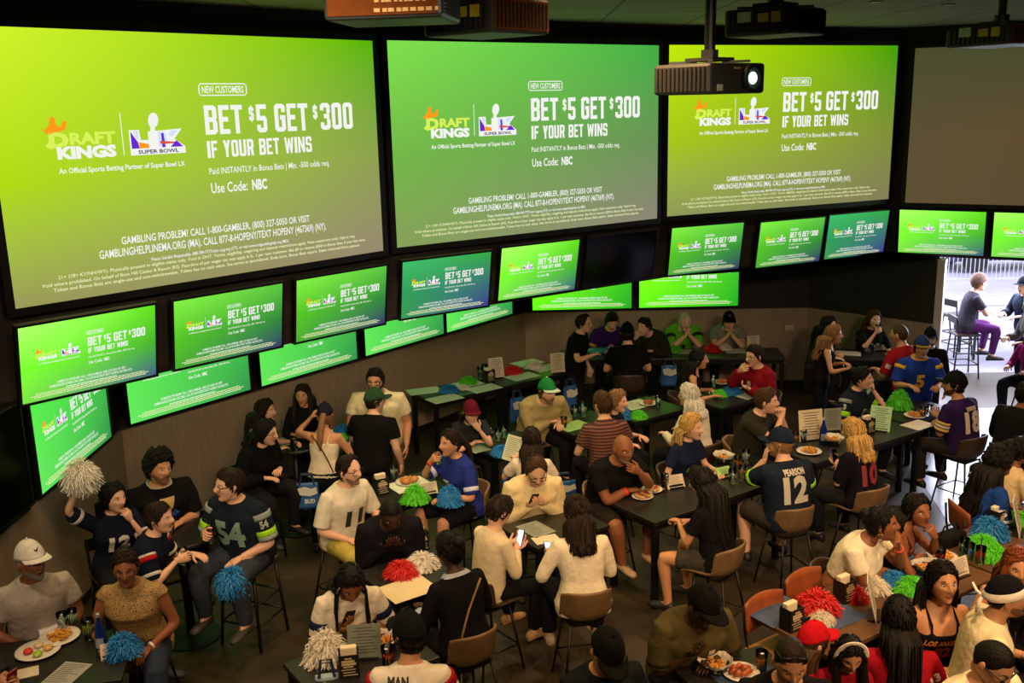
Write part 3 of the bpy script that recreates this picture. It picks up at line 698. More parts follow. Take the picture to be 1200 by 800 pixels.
        def path(t, S=S, E=E, T=T, inner=inner):
            if t < 0: return S.lerp(inner, -t/.35*1.0)
            if t <= 1: q = S.lerp(E, t)
            else: q = E.lerp(T, t-1)
            k = max(0, 1-abs(t-1)/.12)
            if k > 0: q = q.lerp((S.lerp(E, .88)+E.lerp(T, .12))/2, k*.35)
            return q
        ar = [(-.35, .060), (0, .056), (.25, .052), (.6, .044), (.9, .039), (1, .038), (1.12, .0395), (1.3, .039), (1.6, .032), (1.9, .0255), (2.0, .025)]
        af = s*(.86 if fem else 1)*(1+(b-1)*.85)
        def rad(t, ar=ar, af=af):
            for (t0_, r0), (t1_, r1) in zip(ar, ar[1:]):
                if t <= t1_: return (r0+(r1-r0)*max(0, (t-t0_)/(t1_-t0_)))*af
            return ar[-1][1]*af
        p.arms[side] = dict(path=path, rad=rad, S=S, E=E, T=T, fd=fd.normalized(), pn=pn, curl=curl, sx=sx)
    # legs
    p.legs = []
    Lt, Ls = .42*s, .42*s
    for sx in (-1, 1):
        Hh = V((sx*.088*b*s, 0, pz - (.0 if pose == 'sit' else .03)))
        if pose == 'sit':
            K = Hh + V((sx*kneew, -Lt*.98, -.02)); K.z = seat+.07
            if feet == 'rung': An = K + V((0, .06, -Ls*.97))
            elif feet == 'cross': An = K + V((-sx*.12, -.10 if sx > 0 else .05, -Ls*(.72 if sx > 0 else .95)))
            else: An = K + V((0, -.02, -Ls*.99))
            if An.z < .09: An.z = .09
        else:
            st_ = .10 if sx > 0 else -.06
            K = Hh + V((sx*.03, -.03-st_*.2, -Lt)); An = V((Hh.x+sx*.05, .03-st_*.4, .085*s))
        def lp(t, Hh=Hh, K=K, An=An):
            if t < 0: return Hh + V((0, .06 if pose == 'sit' else 0, .03 if pose != 'sit' else 0))*(-t/.2)
            q = Hh.lerp(K, t) if t <= 1 else K.lerp(An, t-1)
            k = max(0, 1-abs(t-1)/.12)
            if k > 0: q = q.lerp((Hh.lerp(K, .88)+K.lerp(An, .12))/2, k*.3)
            return q
        lr = [(-.2, .088), (0, .090), (.3, .084), (.7, .068), (.95, .060), (1.05, .057), (1.3, .056), (1.6, .046), (1.9, .038), (2.0, .037)]
        def lrad(t):
            for (t0_, r0), (t1_, r1) in zip(lr, lr[1:]):
                if t <= t1_: return (r0+(r1-r0)*max(0, (t-t0_)/(t1_-t0_)))*b*s
            return .037*b*s
        p.legs.append((lp, lrad, An, sx))
    # place it: the head centre is seen at px
    if loc is None:
        w_ = at(px[0], px[1], hc.z); o = RZ(R(yaw)) @ V((hc.x, hc.y, 0)); loc = (w_.x-o.x, w_.y-o.y, 0)
    p.root = empty(name, loc, R(yaw), label, 'person', group)
    p.loc = V(loc); p.RM = RZ(R(yaw))
    # rough solids to be fused into continuous skins
    A_T = [0, .3, .6, .8, .92, 1, 1.08, 1.2, 1.4, 1.7, 2.0]; L_T = [-.2, 0, .3, .6, .85, 1, 1.12, 1.3, 1.6, 2.0]
    bm = BM()
    loft(bm, [torso_ring(h) for h in (-.13, -.06, .02, .10, .19, .28, .345, .40, .44, .48, .515, .545)])
    nr = (.047 if fem else .058*(.6+.4*b))*s
    tube(bm, [tf(.46)[0], tf(.51)[0], nb+nd*.05*s, hc+HM @ V((0, .018, -.07))*hs, hc+HM @ V((0, .012, -.02))*hs], [nr*1.5, nr*1.2, nr, nr, nr*.9], 14)
    for a in p.arms.values(): tube(bm, [a['path'](t) for t in [-.35]+A_T], [a['rad'](t) for t in [-.35]+A_T], 10)
    for lp, lrad, An, sx in p.legs:
        tube(bm, [lp(t) for t in L_T], [lrad(t) for t in L_T], 12); tube(bm, [An+V((0, .02, 0)), An+V((0, -.02, -.03)), An+V((0, -.10, -.055))], [.037*s, .036*s, .03*s], 8)
    p.t_body = fuse(bm, .0135)
    kind = top[0]; p.t_top = None
    ease = {'tee': .016, 'jersey': .024, 'long': .018, 'sweater': .024, 'jacket': .034, 'tank': .008, 'tube': .008, 'crop': .013, 'blouse': .016, 'strap': .008}[kind]
    sl = {'tee': .62, 'jersey': .88, 'long': 1.92, 'sweater': 1.95, 'jacket': 1.95, 'tank': -1, 'tube': -1, 'crop': .5, 'blouse': .12, 'strap': -1}[kind]
    h0, h1 = {'tube': (.10, .37), 'crop': (.17, .52), 'tank': (-.06, .47), 'strap': (.0, .375)}.get(kind, (-.12 if pose == 'stand' else -.07, .535))
    bm = BM(); hsr = [h0]+[h for h in (-.06, .02, .10, .19, .28, .345, .40, .44, .48, .51) if h0+.02 < h < h1-.01]+[h1]
    loft(bm, [torso_ring(h, ease + (.008 if h < .1 else 0)) for h in hsr])
    if sl > 0:
        for a in p.arms.values():
            ts = [-.35]+[t for t in A_T if t < sl-.02]+[sl]; fl = .016 if kind in ('tee', 'jersey', 'crop') else .004
            tube(bm, [a['path'](t) for t in ts], [a['rad'](t)+ease*.8+fl*max(0, t/sl) for t in ts], 12)
    elif kind in ('tank', 'strap'):
        for sx in (-1, 1):
            P, X, F, U = tf(.5); P3, X3, F3, U3 = tf(.36); tq = (.022 if kind == 'tank' else .013); fo = .085 if kind == 'tank' else .112
            tube(bm, [P3+X3*sx*.08*s+F3*.11*b*s, tf(.44)[0]+X*sx*.085*s+F*fo*b*s, P+X*sx*.085*s+U*(.005 if kind == 'tank' else .022), tf(.44)[0]+X*sx*.08*s-F*.095*b*s, P3+X3*sx*.07*s-F3*.11*b*s], tq, 8)
    p.t_top = fuse(bm, .013)
    bm = BM(); bk = bottom[0]; be = {'pants': .012, 'jeans': .012, 'shorts': .020, 'skirt': .02, 'leggings': .006}[bk]; bl = {'pants': 1.97, 'jeans': 1.97, 'shorts': .95, 'skirt': .7, 'leggings': 1.95}[bk]
    loft(bm, [torso_ring(h, be) for h in (-.13, -.06, .02, .07)])
    for lp, lrad, An, sx in p.legs:
        ts = [t for t in L_T if t < bl-.02]+[bl]; tube(bm, [lp(t) for t in ts], [lrad(t)+be+(.008 if t > 1 else 0) for t in ts], 12)
    p.t_bot = fuse(bm, .016)
    PEOPLE.append(p)
    if chair: p.chair = chair
    else: p.chair = None
    return p
def fuse(bm, vox):
    bmesh.ops.recalc_face_normals(bm, faces=bm.faces)
    me = bpy.data.meshes.new('tmp'); bm.to_mesh(me); bm.free()
    o = bpy.data.objects.new('tmp', me); C.objects.link(o)
    m = o.modifiers.new('r', 'REMESH'); m.mode = 'VOXEL'; m.voxel_size = vox; m.use_smooth_shade = True
    k = o.modifiers.new('s', 'SMOOTH'); k.factor = .5; k.iterations = 5
    return o
def hand_mesh(bm, T, fd, pn, sx, s, curl, fem, mi=0):
    k = s*(.9 if fem else 1.02); d = fd.normalized(); n = (pn - d*pn.dot(d)).normalized(); t = d.cross(n)*(-sx)   # t: thumb side
    # a right hand (sx=-1) palm down, fingers forward has its thumb towards the body's middle
    O = T
    def ring(f, hw, th_, sh=0): 
        c = O + d*f*k + t*sh*k
        return [c + t*math.cos(a)*hw*k + n*math.sin(a)*th_*k for a in [2*PI*i/10 for i in range(10)]]
    loft(bm, [ring(-.02, .025, .022), ring(.0, .028, .020), ring(.03, .038, .019), ring(.065, .042, .016), ring(.09, .040, .013)], mi)
    cu = R(curl)
    for j, (x, L) in enumerate(((.031, .068), (.010, .078), (-.011, .072), (-.031, .056))):
        q = O + (d*.085 + t*x)*k; a = 0; pts = [q - d*.02*k]; 
        seg = (L*.45, L*.32, L*.26)
        pts.append(q)
        for m_, sgl in enumerate(seg):
            a += cu*(.6 if m_ == 0 else .75)*(1+.08*j); dd = d*math.cos(a) + n*math.sin(a)
            q = q + dd*sgl*k; pts.append(q)
        tube(bm, pts, [.0100*k, .0098*k, .0090*k, .0082*k, .0062*k], 6, mi)
    q = O + (d*.022 + t*.026)*k; d1 = (t*.75 + d*.62 + n*(.15+.3*min(1, curl/60))).normalized(); q1 = q + d1*.04*k; d2 = (t*.25 + d*.85 + n*(.25+.45*min(1, curl/60))).normalized()
    tube(bm, [q-d1*.012*k, q, q1, q1+d2*.03*k, q1+d2*.05*k], [.014*k, .0135*k, .0115*k, .010*k, .007*k], 7, mi)
def ease_mesh(o):
    dg = bpy.context.evaluated_depsgraph_get(); me = bpy.data.meshes.new_from_object(o.evaluated_get(dg)); return me
def bvh_of(me):
    return BVHTree.FromPolygons([v.co.copy() for v in me.vertices], [tuple(q.vertices) for q in me.polygons])
def write_on(p, bvh, s, h, size, col, side=1, dx=0, wfac=1.0, bold=.05, name='jersey_number', gap=0, arc=0):
    """lettering laid on the garment: chest (side 1) or back (side -1), centred at height h of the trunk"""
    n = max(1, len(s)); wd = size*.62*n*wfac
    pts, ff = text_uv(s, -wd/2, -size/2, wd, size, bold)
    bm = BM(); vv = [bm.verts.new((u, v, 0)) for u, v in pts]
    for f in ff:
        try: bm.faces.new([vv[i] for i in f])
        except ValueError: pass
    bmesh.ops.triangulate(bm, faces=bm.faces)
    for _ in range(3):
        ed = [e for e in bm.edges if e.calc_length() > .028]
        if not ed: break
        bmesh.ops.subdivide_edges(bm, edges=ed, cuts=1); bmesh.ops.triangulate(bm, faces=[f for f in bm.faces if len(f.verts) > 3])
    for v in bm.verts:
        P, X, F, U = p.tf(h+v.co.y/p.size)
        o = P + X*((v.co.x)*side + dx) + F*(.5*side) if side else P
        hit = bvh.ray_cast(o, -F*side, 1.0)
        q = hit[0] if hit[0] else P + X*(v.co.x*side+dx) + F*(.15*side)
        v.co = q + F*side*.005
    return obj(name, bm, mat('print_%06x' % col, col, .6, 0, 0), p.root)
def finish_people():
    bpy.context.view_layer.update(); bpy.context.evaluated_depsgraph_get().update()
    for p in PEOPLE: finish(p)
def finish(p):
    fem, s, hs = p.fem, p.size, p.hs; rr = random.Random(hash(p.who) % 1000 if False else sum(map(ord, p.who)))
    # skin: fused trunk and limbs, finely shaped head and hands, one mesh
    me = ease_mesh(p.t_body); bm = BM(); bm.from_mesh(me); bpy.data.meshes.remove(me); bpy.data.objects.remove(p.t_body)
    NU, NV = 44, 40; rings = []
    for j in range(NV+1):
        wv = j/NV; th = PI*(.012+.976*(wv + .075*math.sin(2*PI*wv)))
        rings.append([p.hd(head_pt(th, ph_of(-1+2*i/NU), fem)) for i in range(NU)])
    n0 = len(bm.faces)
    loft(bm, rings)
    for sx in (-1, 1):   # ears, eyes, brows
        ball(bm, p.hd((sx*.076, .012, -.006)), (.010*hs, .019*hs, .031*hs), 8, 6, 0, p.HM @ Matrix.Rotation(sx*R(18), 3, 'Z'))
        ball(bm, p.hd((sx*.031, -.0735, .006)), (.0135*hs, .0125*hs, .0100*hs), 8, 6, 2, p.HM)
        ball(bm, p.hd((sx*.031, -.0835, .005)), (.0055*hs, .0035*hs, .0060*hs), 8, 4, 3, p.HM)
        tube(bm, [p.hd((sx*x, y, z)) for x, y, z in ((.016, -.0885, .026), (.030, -.0885, .031), (.046, -.0765, .027))], [.0028*hs, .0036*hs, .002*hs], 5, 4)
        tube(bm, [p.hd((sx*x, y, z)) for x, y, z in ((.018, -.0835, .013), (.031, -.0865, .0165), (.045, -.075, .011))], [.0018*hs]*3, 4, 3 if fem else 0)
    nrm = p.HM.transposed()
    for f in bm.faces[n0:] if False else list(bm.faces)[n0:n0+NU*NV]:
        q = nrm @ (f.calc_center_median()-p.hc)/hs
        if q.y < -.06 and (q.x/.024)**2 + ((q.z+.0635)/.011)**2 < 1: f.material_index = 1
    for a in p.arms.values(): hand_mesh(bm, a['T'], a['fd'], a['pn'], a['sx'], s, a['curl'], fem)
    obj('body', bm, [skin(p.sk), M_lip if p.sk in ('light', 'fair', 'tan') else mat('lips_deep', 0x6e3a34, .45, 0, 0), M_eye, M_iris, hairm(p.hair[1] if p.hair else 'dark')], p.root, True)
    # clothes
    me = ease_mesh(p.t_top); bvh = bvh_of(me); bpy.data.objects.remove(p.t_top)
    tm = p.top[2] if len(p.top) > 2 else cloth(p.top[1])
    nm = {'tee': 'shirt', 'jersey': 'jersey', 'long': 'long_sleeved_shirt', 'sweater': 'sweater', 'jacket': 'jacket', 'tank': 'top', 'tube': 'top', 'crop': 'cropped_top', 'blouse': 'blouse', 'strap': 'top'}[p.top[0]]
    p.shirt = link_mesh(nm, me, tm, p.root); p.shirt.data.name = nm
    me = ease_mesh(p.t_bot); bpy.data.objects.remove(p.t_bot)
    link_mesh({'jeans': 'jeans', 'shorts': 'shorts', 'skirt': 'skirt', 'leggings': 'leggings', 'pants': 'trousers'}[p.bottom[0]], me, cloth(p.bottom[1]), p.root)
    if p.shoes is not None:
        for lp, lr, An, sx in p.legs:
            bm = BM(); q = An; z0 = q.z-.085*s
            rg = []
            for y, wd, ht in ((.07, .022, .05), (.055, .036, .075), (.02, .040, .10), (-.03, .042, .085), (-.10, .047, .062), (-.16, .042, .05), (-.195, .022, .035)):
                rg.append([V((q.x + wd*s*math.cos(a)*(1 if math.sin(a) > 0 else 1.05), q.y + y*s, z0 + max(0, .5+.5*math.sin(a)*1.02)*ht*s)) for a in [2*PI*k/12 for k in range(12)]])
            loft(bm, rg); obj('shoe', bm, mat('shoe_%06x' % p.shoes, p.shoes, .6, 0, .1), p.root, True)
    if p.num:
        for q in p.num: write_on(p, bvh, *q[0], **q[1])
    if p.stripes:
        for side in ('r', 'l'):
            a = p.arms[side]
            for t0, t1, col in p.stripes:
                bm = BM(); base = {'jersey': .024*.8, 'tee': .016*.8, 'long': .018*.8, 'sweater': .02}.get(p.top[0], .016); sl = {'jersey': .88, 'tee': .62}.get(p.top[0], 1.92)
                ts = [t0, (t0*2+t1)/3, (t0+t1*2)/3, t1]; fl = .016 if p.top[0] in ('jersey', 'tee') else .004
                tube(bm, [a['path'](t) for t in ts], [a['rad'](t)+base+fl*t/sl+.0045 for t in ts], 16); obj('sleeve_stripe', bm, cloth(col), p.root, True)
    if p.top[0] in ('jersey', 'tee', 'sweater', 'long', 'crop') and (p.top[3] if len(p.top) > 3 else None) is not None:
        bm = BM(); rg = p.torso_ring(.512, .020); rg2 = p.torso_ring(.535, .018); loft(bm, [rg, rg2, p.torso_ring(.538, .006)], 0, False, False); obj('collar', bm, cloth(p.top[3]), p.root, True)
    if p.band:
        for side, col, t in p.band:
            a = p.arms[side]; bm = BM(); tube(bm, [a['path'](t-.05), a['path'](t+.05)], [a['rad'](t)+.005]*2, 14); obj('wristband', bm, mat('band_%06x' % col, col, .5, 0, 0), p.root, True)
    # hair
    hb = p.hat and p.hat[0]
    if p.hair and p.hair[0] not in ('bald',):
        style, colr = p.hair[0], p.hair[1]; m = hairm(colr)
        hl = {'short': 'short', 'buzz': 'short', 'receding': 'receding', 'curly': 'short', 'long': 'long', 'longfront': 'long', 'bob': 'long', 'pony': 'bun', 'bun': 'bun', 'fringe': 'fringe', 'bigcurl': 'long', 'braids': 'bun'}[style]
        inf = {'short': .012, 'buzz': .004, 'receding': .010, 'curly': .042, 'long': .016, 'longfront': .016, 'bob': .020, 'pony': .010, 'bun': .010, 'fringe': .016, 'bigcurl': .032, 'braids': .012}[style]
        if hb: inf = min(inf, .008)
        NU, NV = 48, 20; rg = []
        for j in range(NV+1):
            row = []
            for i in range(NU):
                ph = -PI+2*PI*i/NU; tm_ = hairline(hl, ph); th = max(.02, tm_*(j/NV)**.9); f = j/NV
                q = head_pt(th, ph, fem); k = inf*(1-f**5) - .002*(f**5)
                w_ = noise.noise(V((q.x*45+rr.random()*0, q.y*45, q.z*(45 if style in ('curly', 'bigcurl') else 14)+s*7)))
                k *= 1 + w_*(.55 if style in ('curly', 'bigcurl') else .25)
                q = q*(1+k/.1); row.append(p.hd(q))
            rg.append(row)
        bm = BM(); loft(bm, rg, 0, True, False)
        # loose locks over the cap of hair, combed away from the crown and the parting
        nt_ = {'buzz': 0, 'curly': 420, 'bigcurl': 420}.get(style, 300)
        cur = style in ('curly', 'bigcurl')
        for _ in range(nt_):
            i = rr.uniform(0, NU); f = rr.uniform(.10 if not hb else .75, 1.0)**.7; ph = -PI+2*PI*i/NU; tm_ = hairline(hl, ph)
            if abs(ph) < .5 and style not in ('fringe',) and f > .93: continue
            pts_ = []; L_ = rr.uniform(.02, .045) if not cur else rr.uniform(.015, .03); dph = rr.uniform(-.25, .25) + (.35*math.copysign(1, ph) if abs(ph) < 1.4 else 0)
            for q in range(3):
                u = q/2; th = max(.03, tm_*f + u*L_/.1*(.85 if abs(ph) > .9 else .25)); k = inf*(1.02-.9*f**6) + (.006 if not cur else .014)*(1-abs(2*u-1.1)) + rr.uniform(-.001, .003)
                ph2 = ph + dph*u*(1 if abs(ph) < 2.2 else .3)
                if cur: th += rr.uniform(-.1, .1); ph2 += rr.uniform(-.12, .12)
                pts_.append(p.hd(head_pt(min(th, 2.6), ph2, fem)*(1+max(k, -.001)/.1)))
            tube(bm, pts_, [.0065*hs, .0060*hs, .0015*hs], 4, 0, False)
        if style in ('long', 'longfront', 'bigcurl', 'fringe', 'bob'):
            Lh = p.hair[2] if len(p.hair) > 2 else (.12 if style == 'bob' else .42)
            # a thick fall of hair round the back of the head and down the shoulders
            NA = 44; ang = [R(-108+216*i/NA) for i in range(NA+1)]; rows = []; rin = []; jit = [rr.uniform(-1, 1) for _ in ang]
            nrow = 9
            for j in range(nrow+1):
                f = j/nrow; a_, b_ = [], []
                for i, t in enumerate(ang):
                    hx = math.sin(t)*.094; hyy = math.cos(t)*.108 + .012
                    top_ = p.hd((hx*(.93), hyy*.95, .012-.02*abs(math.sin(t))))
                    hh = .535-(Lh/s)*(1+.07*jit[i])*max(0, f-.18)/.82*(1-.18*abs(math.sin(t))**4)
                    P, X, F, U = p.tf(max(hh, .0)); wn = .115 if style != 'bigcurl' else .15
                    yb = -(.118*p.b*s if hh < .46 else (.118-.05*ss(.46, .54, hh))*p.b*s) - .03
                    low = P + X*(math.sin(t)*wn*s) + F*(yb*math.cos(t)*1.0 - .02 if math.cos(t) > 0 else yb*math.cos(t)*.6)
                    mid = ss(.0, .42, f); q = top_.lerp(low, mid); q.z = top_.z*(1-f)+low.z*f if f < .4 else q.z
                    st = 1 + .045*jit[i]*min(1, f*2+.3) + .02*math.sin(i*1.1) + (.14*noise.noise(V((i*.6, f*9, s*5))) if style == 'bigcurl' else .05*noise.noise(V((i*.9, f*3, s*9))))
                    c_ = p.hc.lerp(P, mid); c_ = V((c_.x, c_.y, q.z)); q = c_ + (q-c_)*st
                    a_.append(q); b_.append(c_ + (q-c_)*.80)
                rows.append(a_); rin.append(b_)
            for _ in range(70):
                i = rr.randrange(0, NA+1); j = rr.randrange(2, nrow-1); q0, q1, q2 = rows[j][i], rows[j+1][i], rows[min(nrow, j+2)][i]
                e_ = V((rr.uniform(-.012, .012), rr.uniform(-.012, .012), 0)); c_ = p.tf(.4)[0]; o_ = V((q1.x-c_.x, q1.y-c_.y, 0)).normalized()*.006
                tube(bm, [q0, q1+o_+e_*.5, q2+o_+e_ + ((q2-q1)*rr.uniform(.2, .9) if j > nrow-4 else V((0, 0, 0)))], [.007, .008, .002], 4, 0, False)
            full = [a_ + list(reversed(b_)) for a_, b_ in zip(rows, rin)]
            loft(bm, full)
        if style == 'longfront' or (len(p.hair) > 3 and p.hair[3]):
            for sx in (-1, 1):
                pp = [p.hd((sx*.055, -.045, .075)), p.hd((sx*.082, -.040, .0)), p.hd((sx*.088, -.030, -.085))]
                for hh, x_ in ((.47, .095), (.40, .105), (.30, .10), (.22, .09)):
                    P, X, F, U = p.tf(hh); pp.append(P + X*sx*x_*s + F*((.118 if not fem else .135)*p.b*s+.02))
                tube(bm, pp, [.012, (.026, .022), (.032, .026), (.036, .026), (.034, .024), (.028, .018), .008], 8)
        if style == 'pony':
            a0 = p.hd((0, .105, .03)); P, X, F, U = p.tf(.40); e0 = P - F*(.15*s)
            tube(bm, [p.hd((0, .085, .035)), a0+V((0, 0, .02)), (a0+e0)/2 - F*.04, e0, e0-U*.10], [.018, .032, .036, .03, .006], 9)
        if style == 'bun':
            ball(bm, p.hd((0, .10, .075)), (.042*hs, .04*hs, .04*hs), 10, 7, 0, p.HM)
        if style == 'braids':
            for k in range(34):
                t = R(-125+250*k/33 if k % 2 else -120+240*k/33); zz = .06-.05*(k % 3)
                q0 = p.hd((math.sin(t)*.075, math.cos(t)*.092, zz)); q1 = p.hd((math.sin(t)*.102, math.cos(t)*.112, zz-.07))
                back = math.cos(t) > -.2; P, X, F, U = p.tf(.36+.04*(k % 4)); q3 = P + X*(math.sin(t)*.12*s) + F*(-.155*s if back else .165*s)
                q2 = p.tf(.5)[0] + p.tf(.5)[1]*(math.sin(t)*.12*s) + p.tf(.5)[2]*(-.10 if back else .10)
                tube(bm, [q0, q1, q2, q3, q3+V((0, 0, -.06))], [.007, .009, .008, .007, .004], 5)
        obj('hair', bm, m, p.root, True)
    if p.beard:
        NU, NV = 30, 16; bm = BM(); rg = []
        for j in range(NV+1):
            row = []
            for i in range(NU+1):
                ph = R(-92+184*i/NU); f = j/NV; a = abs(math.degrees(ph))/92
                t_top = R(92+38*(1-a)**.8); t_bot = R(160-12*a)
                th = t_top+(t_bot-t_top)*f; q = head_pt(th, ph, fem)
                e = math.sin(PI*min(1, max(0, f)))**.5*(1-a**6)
                q = q + q.normalized()*(.011*p.beard[1]*e - .002) ; row.append(p.hd(q))
            rg.append(row)
        loft(bm, rg, 0, False, False, False)
        tube(bm, [p.hd((x, y, z)) for x, y, z in ((-.030, -.076, -.066), (-.016, -.093, -.049), (0, -.098, -.046), (.016, -.093, -.049), (.030, -.076, -.066))], [.003*hs, .006*hs, .005*hs, .006*hs, .003*hs], 6)
        hc_, sc_ = lin(HAIR[p.beard[0]]), lin(SKIN[p.sk]); kx = .55 if p.beard[1] < .6 else .8
        bmat = hairm(p.beard[0])
        if p.beard[1] < .9:
            key = 'stubble_%s_%s_%d' % (p.beard[0], p.sk, kx*10)
            if key not in MATS:
                m_ = mat(key, 0x808080, .8, 0, .35, 120, .5, 150, spec=.1); cc = tuple(a_*kx+b_*(1-kx)*.8 for a_, b_ in zip(hc_[:3], sc_[:3]))
                for n_ in m_.node_tree.nodes:
                    if n_.type == 'VALTORGB':
                        for e_, q_ in zip(n_.color_ramp.elements, (.7, 1.3)): e_.color = tuple(x_*q_ for x_ in cc)+(1,)
            bmat = MATS[key]
        obj('beard', bm, bmat, p.root, True)
    if p.glasses:
        bm = BM(); up = p.glasses == 'up'; dz = .075 if up else .002; dy = .030 if up else 0
        for sx in (-1, 1):
            cc = V((sx*.034, -.100+dy, dz))
            lo = [p.hd(cc+V((.027*math.copysign(abs(math.cos(a))**.7, math.cos(a)), abs(math.cos(a))*.004, .019*math.copysign(abs(math.sin(a))**.7, math.sin(a))))) for a in [2*PI*k/16 for k in range(17)]]
            tube(bm, lo, (.0036 if p.glasses != 'thin' else .0022)*hs, 5)
            if p.glasses in ('dark', 'up'):
                vv = [bm.verts.new(x) for x in lo[:-1]]; bm.faces.new(vv)
            tube(bm, [p.hd((sx*.061, -.094+dy, dz+.008)), p.hd((sx*.076, -.04+dy, dz+.010)), p.hd((sx*.080, .02, dz*.8+.004))], .0028*hs, 5)
        tube(bm, [p.hd((-.008, -.104+dy, dz+.004)), p.hd((.008, -.104+dy, dz+.004))], .003*hs, 5)
        obj('sunglasses' if p.glasses in ('dark', 'up') else 'glasses', bm, M_blk, p.root, True)
    if p.hat:
        kind, col = p.hat[0], p.hat[1]; bcol = p.hat[2] if len(p.hat) > 2 else col; rev = kind == 'capback'
        M2 = Matrix.Rotation(PI, 3, 'Z') if rev else Matrix.Identity(3)
        NU, NV = 40, 14; bm = BM(); rg = []
        for j in range(NV+1):
            row = []
            for i in range(NU):
                ph = -PI+2*PI*i/NU; q0 = math.cos(ph)
                tm_ = R(66+ (8 if q0 < 0 else 0)*abs(q0)+6) if kind != 'beanie' and kind != 'durag' else R(74+30*(1-q0)/2)
                th = max(.02, tm_*j/NV); q = head_pt(th, ph, 0); k = .017 if kind != 'durag' else .008
                q = q*(1+k/.1); q.z += .012*math.sin(min(1, (1-j/NV)*1.3)*PI/2) if kind not in ('durag',) else 0
                row.append(p.hd(q))
            rg.append(row)
        last = rg[-1]; rg.append([x+(p.hc-x)*.06 for x in last])
        loft(bm, rg, 0, True, False)
        cap = obj({'beanie': 'beanie', 'durag': 'durag'}.get(kind, 'cap'), bm, cloth(col), p.root, True)
        if kind in ('cap', 'capback'):
            bm = BM(); g0, g1 = [], []
            for lev, out in ((0, g0), (1, g1)):
                for t in range(13):
                    a = R(-64+128*t/12); row = []
                    for u in (0, .35, .7, 1):
                        ex = math.cos(a*1.25)**.5 if abs(a*1.25) < PI/2 else 0
                        base = V((math.sin(a)*.091, -math.cos(a)*.112, .047)); d_ = V((0, -.080*u*ex, .002*u-.012*(abs(math.sin(a))**2)*u*2))
                        row.append(p.hd(M2 @ (base*(1) + d_ + V((0, 0, -.006*lev)))))
                    out.append(row)
            for t in range(12):
                for u in range(3):
                    for g, fl in ((g0, 0), (g1, 1)):
                        pass
            va = [[bm.verts.new(x) for x in r_] for r_ in g0]; vb = [[bm.verts.new(x) for x in r_] for r_ in g1]
            for t in range(12):
                for u in range(3):
                    bm.faces.new((va[t][u], va[t][u+1], va[t+1][u+1], va[t+1][u])); bm.faces.new((vb[t+1][u], vb[t+1][u+1], vb[t][u+1], vb[t][u]))
                bm.faces.new((va[t][3], vb[t][3], vb[t+1][3], va[t+1][3]))
            obj('brim', bm, cloth(bcol), cap, True)
            bm = BM(); ball(bm, p.hd((0, 0, .155)), .009*hs, 8, 5); obj('button', bm, cloth(bcol), cap, True)
            if len(p.hat) > 3:     # a patch on the front panel: a mark given as polygons (u right, v up, in metres) on the crown
                bm = BM()
                for pol in p.hat[3]:
                    vv = []
                    for u, v in pol:
                        q = head_pt(R(50)-v/.115, u/.1, 0); q = q*(1+.0215/.1); q.z += .008; vv.append(bm.verts.new(p.hd((M2 if False else Matrix.Identity(3)) @ q)))
                    bm.faces.new(vv)
                obj('cap_emblem', bm, mat('emblem_%06x' % p.hat[4], p.hat[4], .6, 0, 0), cap)
    for e in p.extra:
        k = e[0]
        if k == 'hoops':
            bm = BM()
            for sx in (-1, 1): tube(bm, [p.hd((sx*.082, .01+.026*math.sin(a), -.066+.026*math.cos(a))) for a in [2*PI*q/14 for q in range(15)]], .004, 5)
            obj('earring', bm, mat('gold', 0xc9a24a, .3, 1, 0), p.root, True)
        elif k == 'chain':
            bm = BM(); pp = []
            for t in range(15):
                a = PI*t/14; P, X, F, U = p.tf(.525-.20*math.sin(a)); pp.append(P + X*math.cos(a)*.085*s + F*((.09+.06*math.sin(a))*p.b*s+.004))
            tube(bm, pp, .0045, 5); obj('chain', bm, mat('dark_steel', 0x3a3a3c, .3, .8, 0), p.root, True)
        elif k == 'strapbag':      # a shoulder strap across the back
            bm = BM(); pp = []
            for hh, x in ((.47, .10), (.40, .04), (.30, -.04), (.2, -.10), (.08, -.16)):
                P, X, F, U = p.tf(hh); pp.append(P + X*(x*e[2])*s - F*(.118*p.b*s+.034))
            tube(bm, pp, [(.010, .004)]*5, 6); obj('bag_strap', bm, cloth(e[1]), p.root, True)
        elif k == 'headband':
            bm = BM(); rg = []
            for t, kk in ((e[2], .012), (e[2]+8, .020), (e[2]+16, .020), (e[2]+20, .012)):
                rg.append([p.hd(head_pt(R(t + (16 if len(e) > 3 else -0)*(1-math.cos(ph))/2), ph)*(1+kk/.1)) for ph in [-PI+2*PI*i/36 for i in range(36)]])
            loft(bm, rg, 0, False, False); obj('headband', bm, cloth(e[1]), p.root, True)
            if len(e) > 3:
                bm = BM(); q = p.hd((0, .118, .01))
                for sx in (-1, 1): tube(bm, [q, q+p.HM @ V((sx*.03, .03, .02 if sx > 0 else -.03)), q+p.HM @ V((sx*.05, .05, .07 if sx > 0 else -.10))], [(.01, .004), (.016, .004), (.012, .003)], 6)
                obj('headband_knot', bm, cloth(e[1]), p.root, True)
        elif k == 'crownband':     # an alice band over the top of the head
            bm = BM(); pts_ = []
            for t in range(19):
                a = -PI*.52+PI*1.04*t/18; q = V((.094*math.sin(a), -.03, .142*math.cos(a))); pts_.append(p.hd(q))
            tube(bm, pts_, [(.022, .006)]*19, 8, up=V((0, 1, 0))); obj('headband', bm, cloth(e[1]), p.root, True)
        elif k == 'belt':
            bm = BM(); loft(bm, [p.torso_ring(.06, .030), p.torso_ring(.10, .032)], 0, False, False); bo = obj('belt', bm, cloth(e[1]), p.root, True)
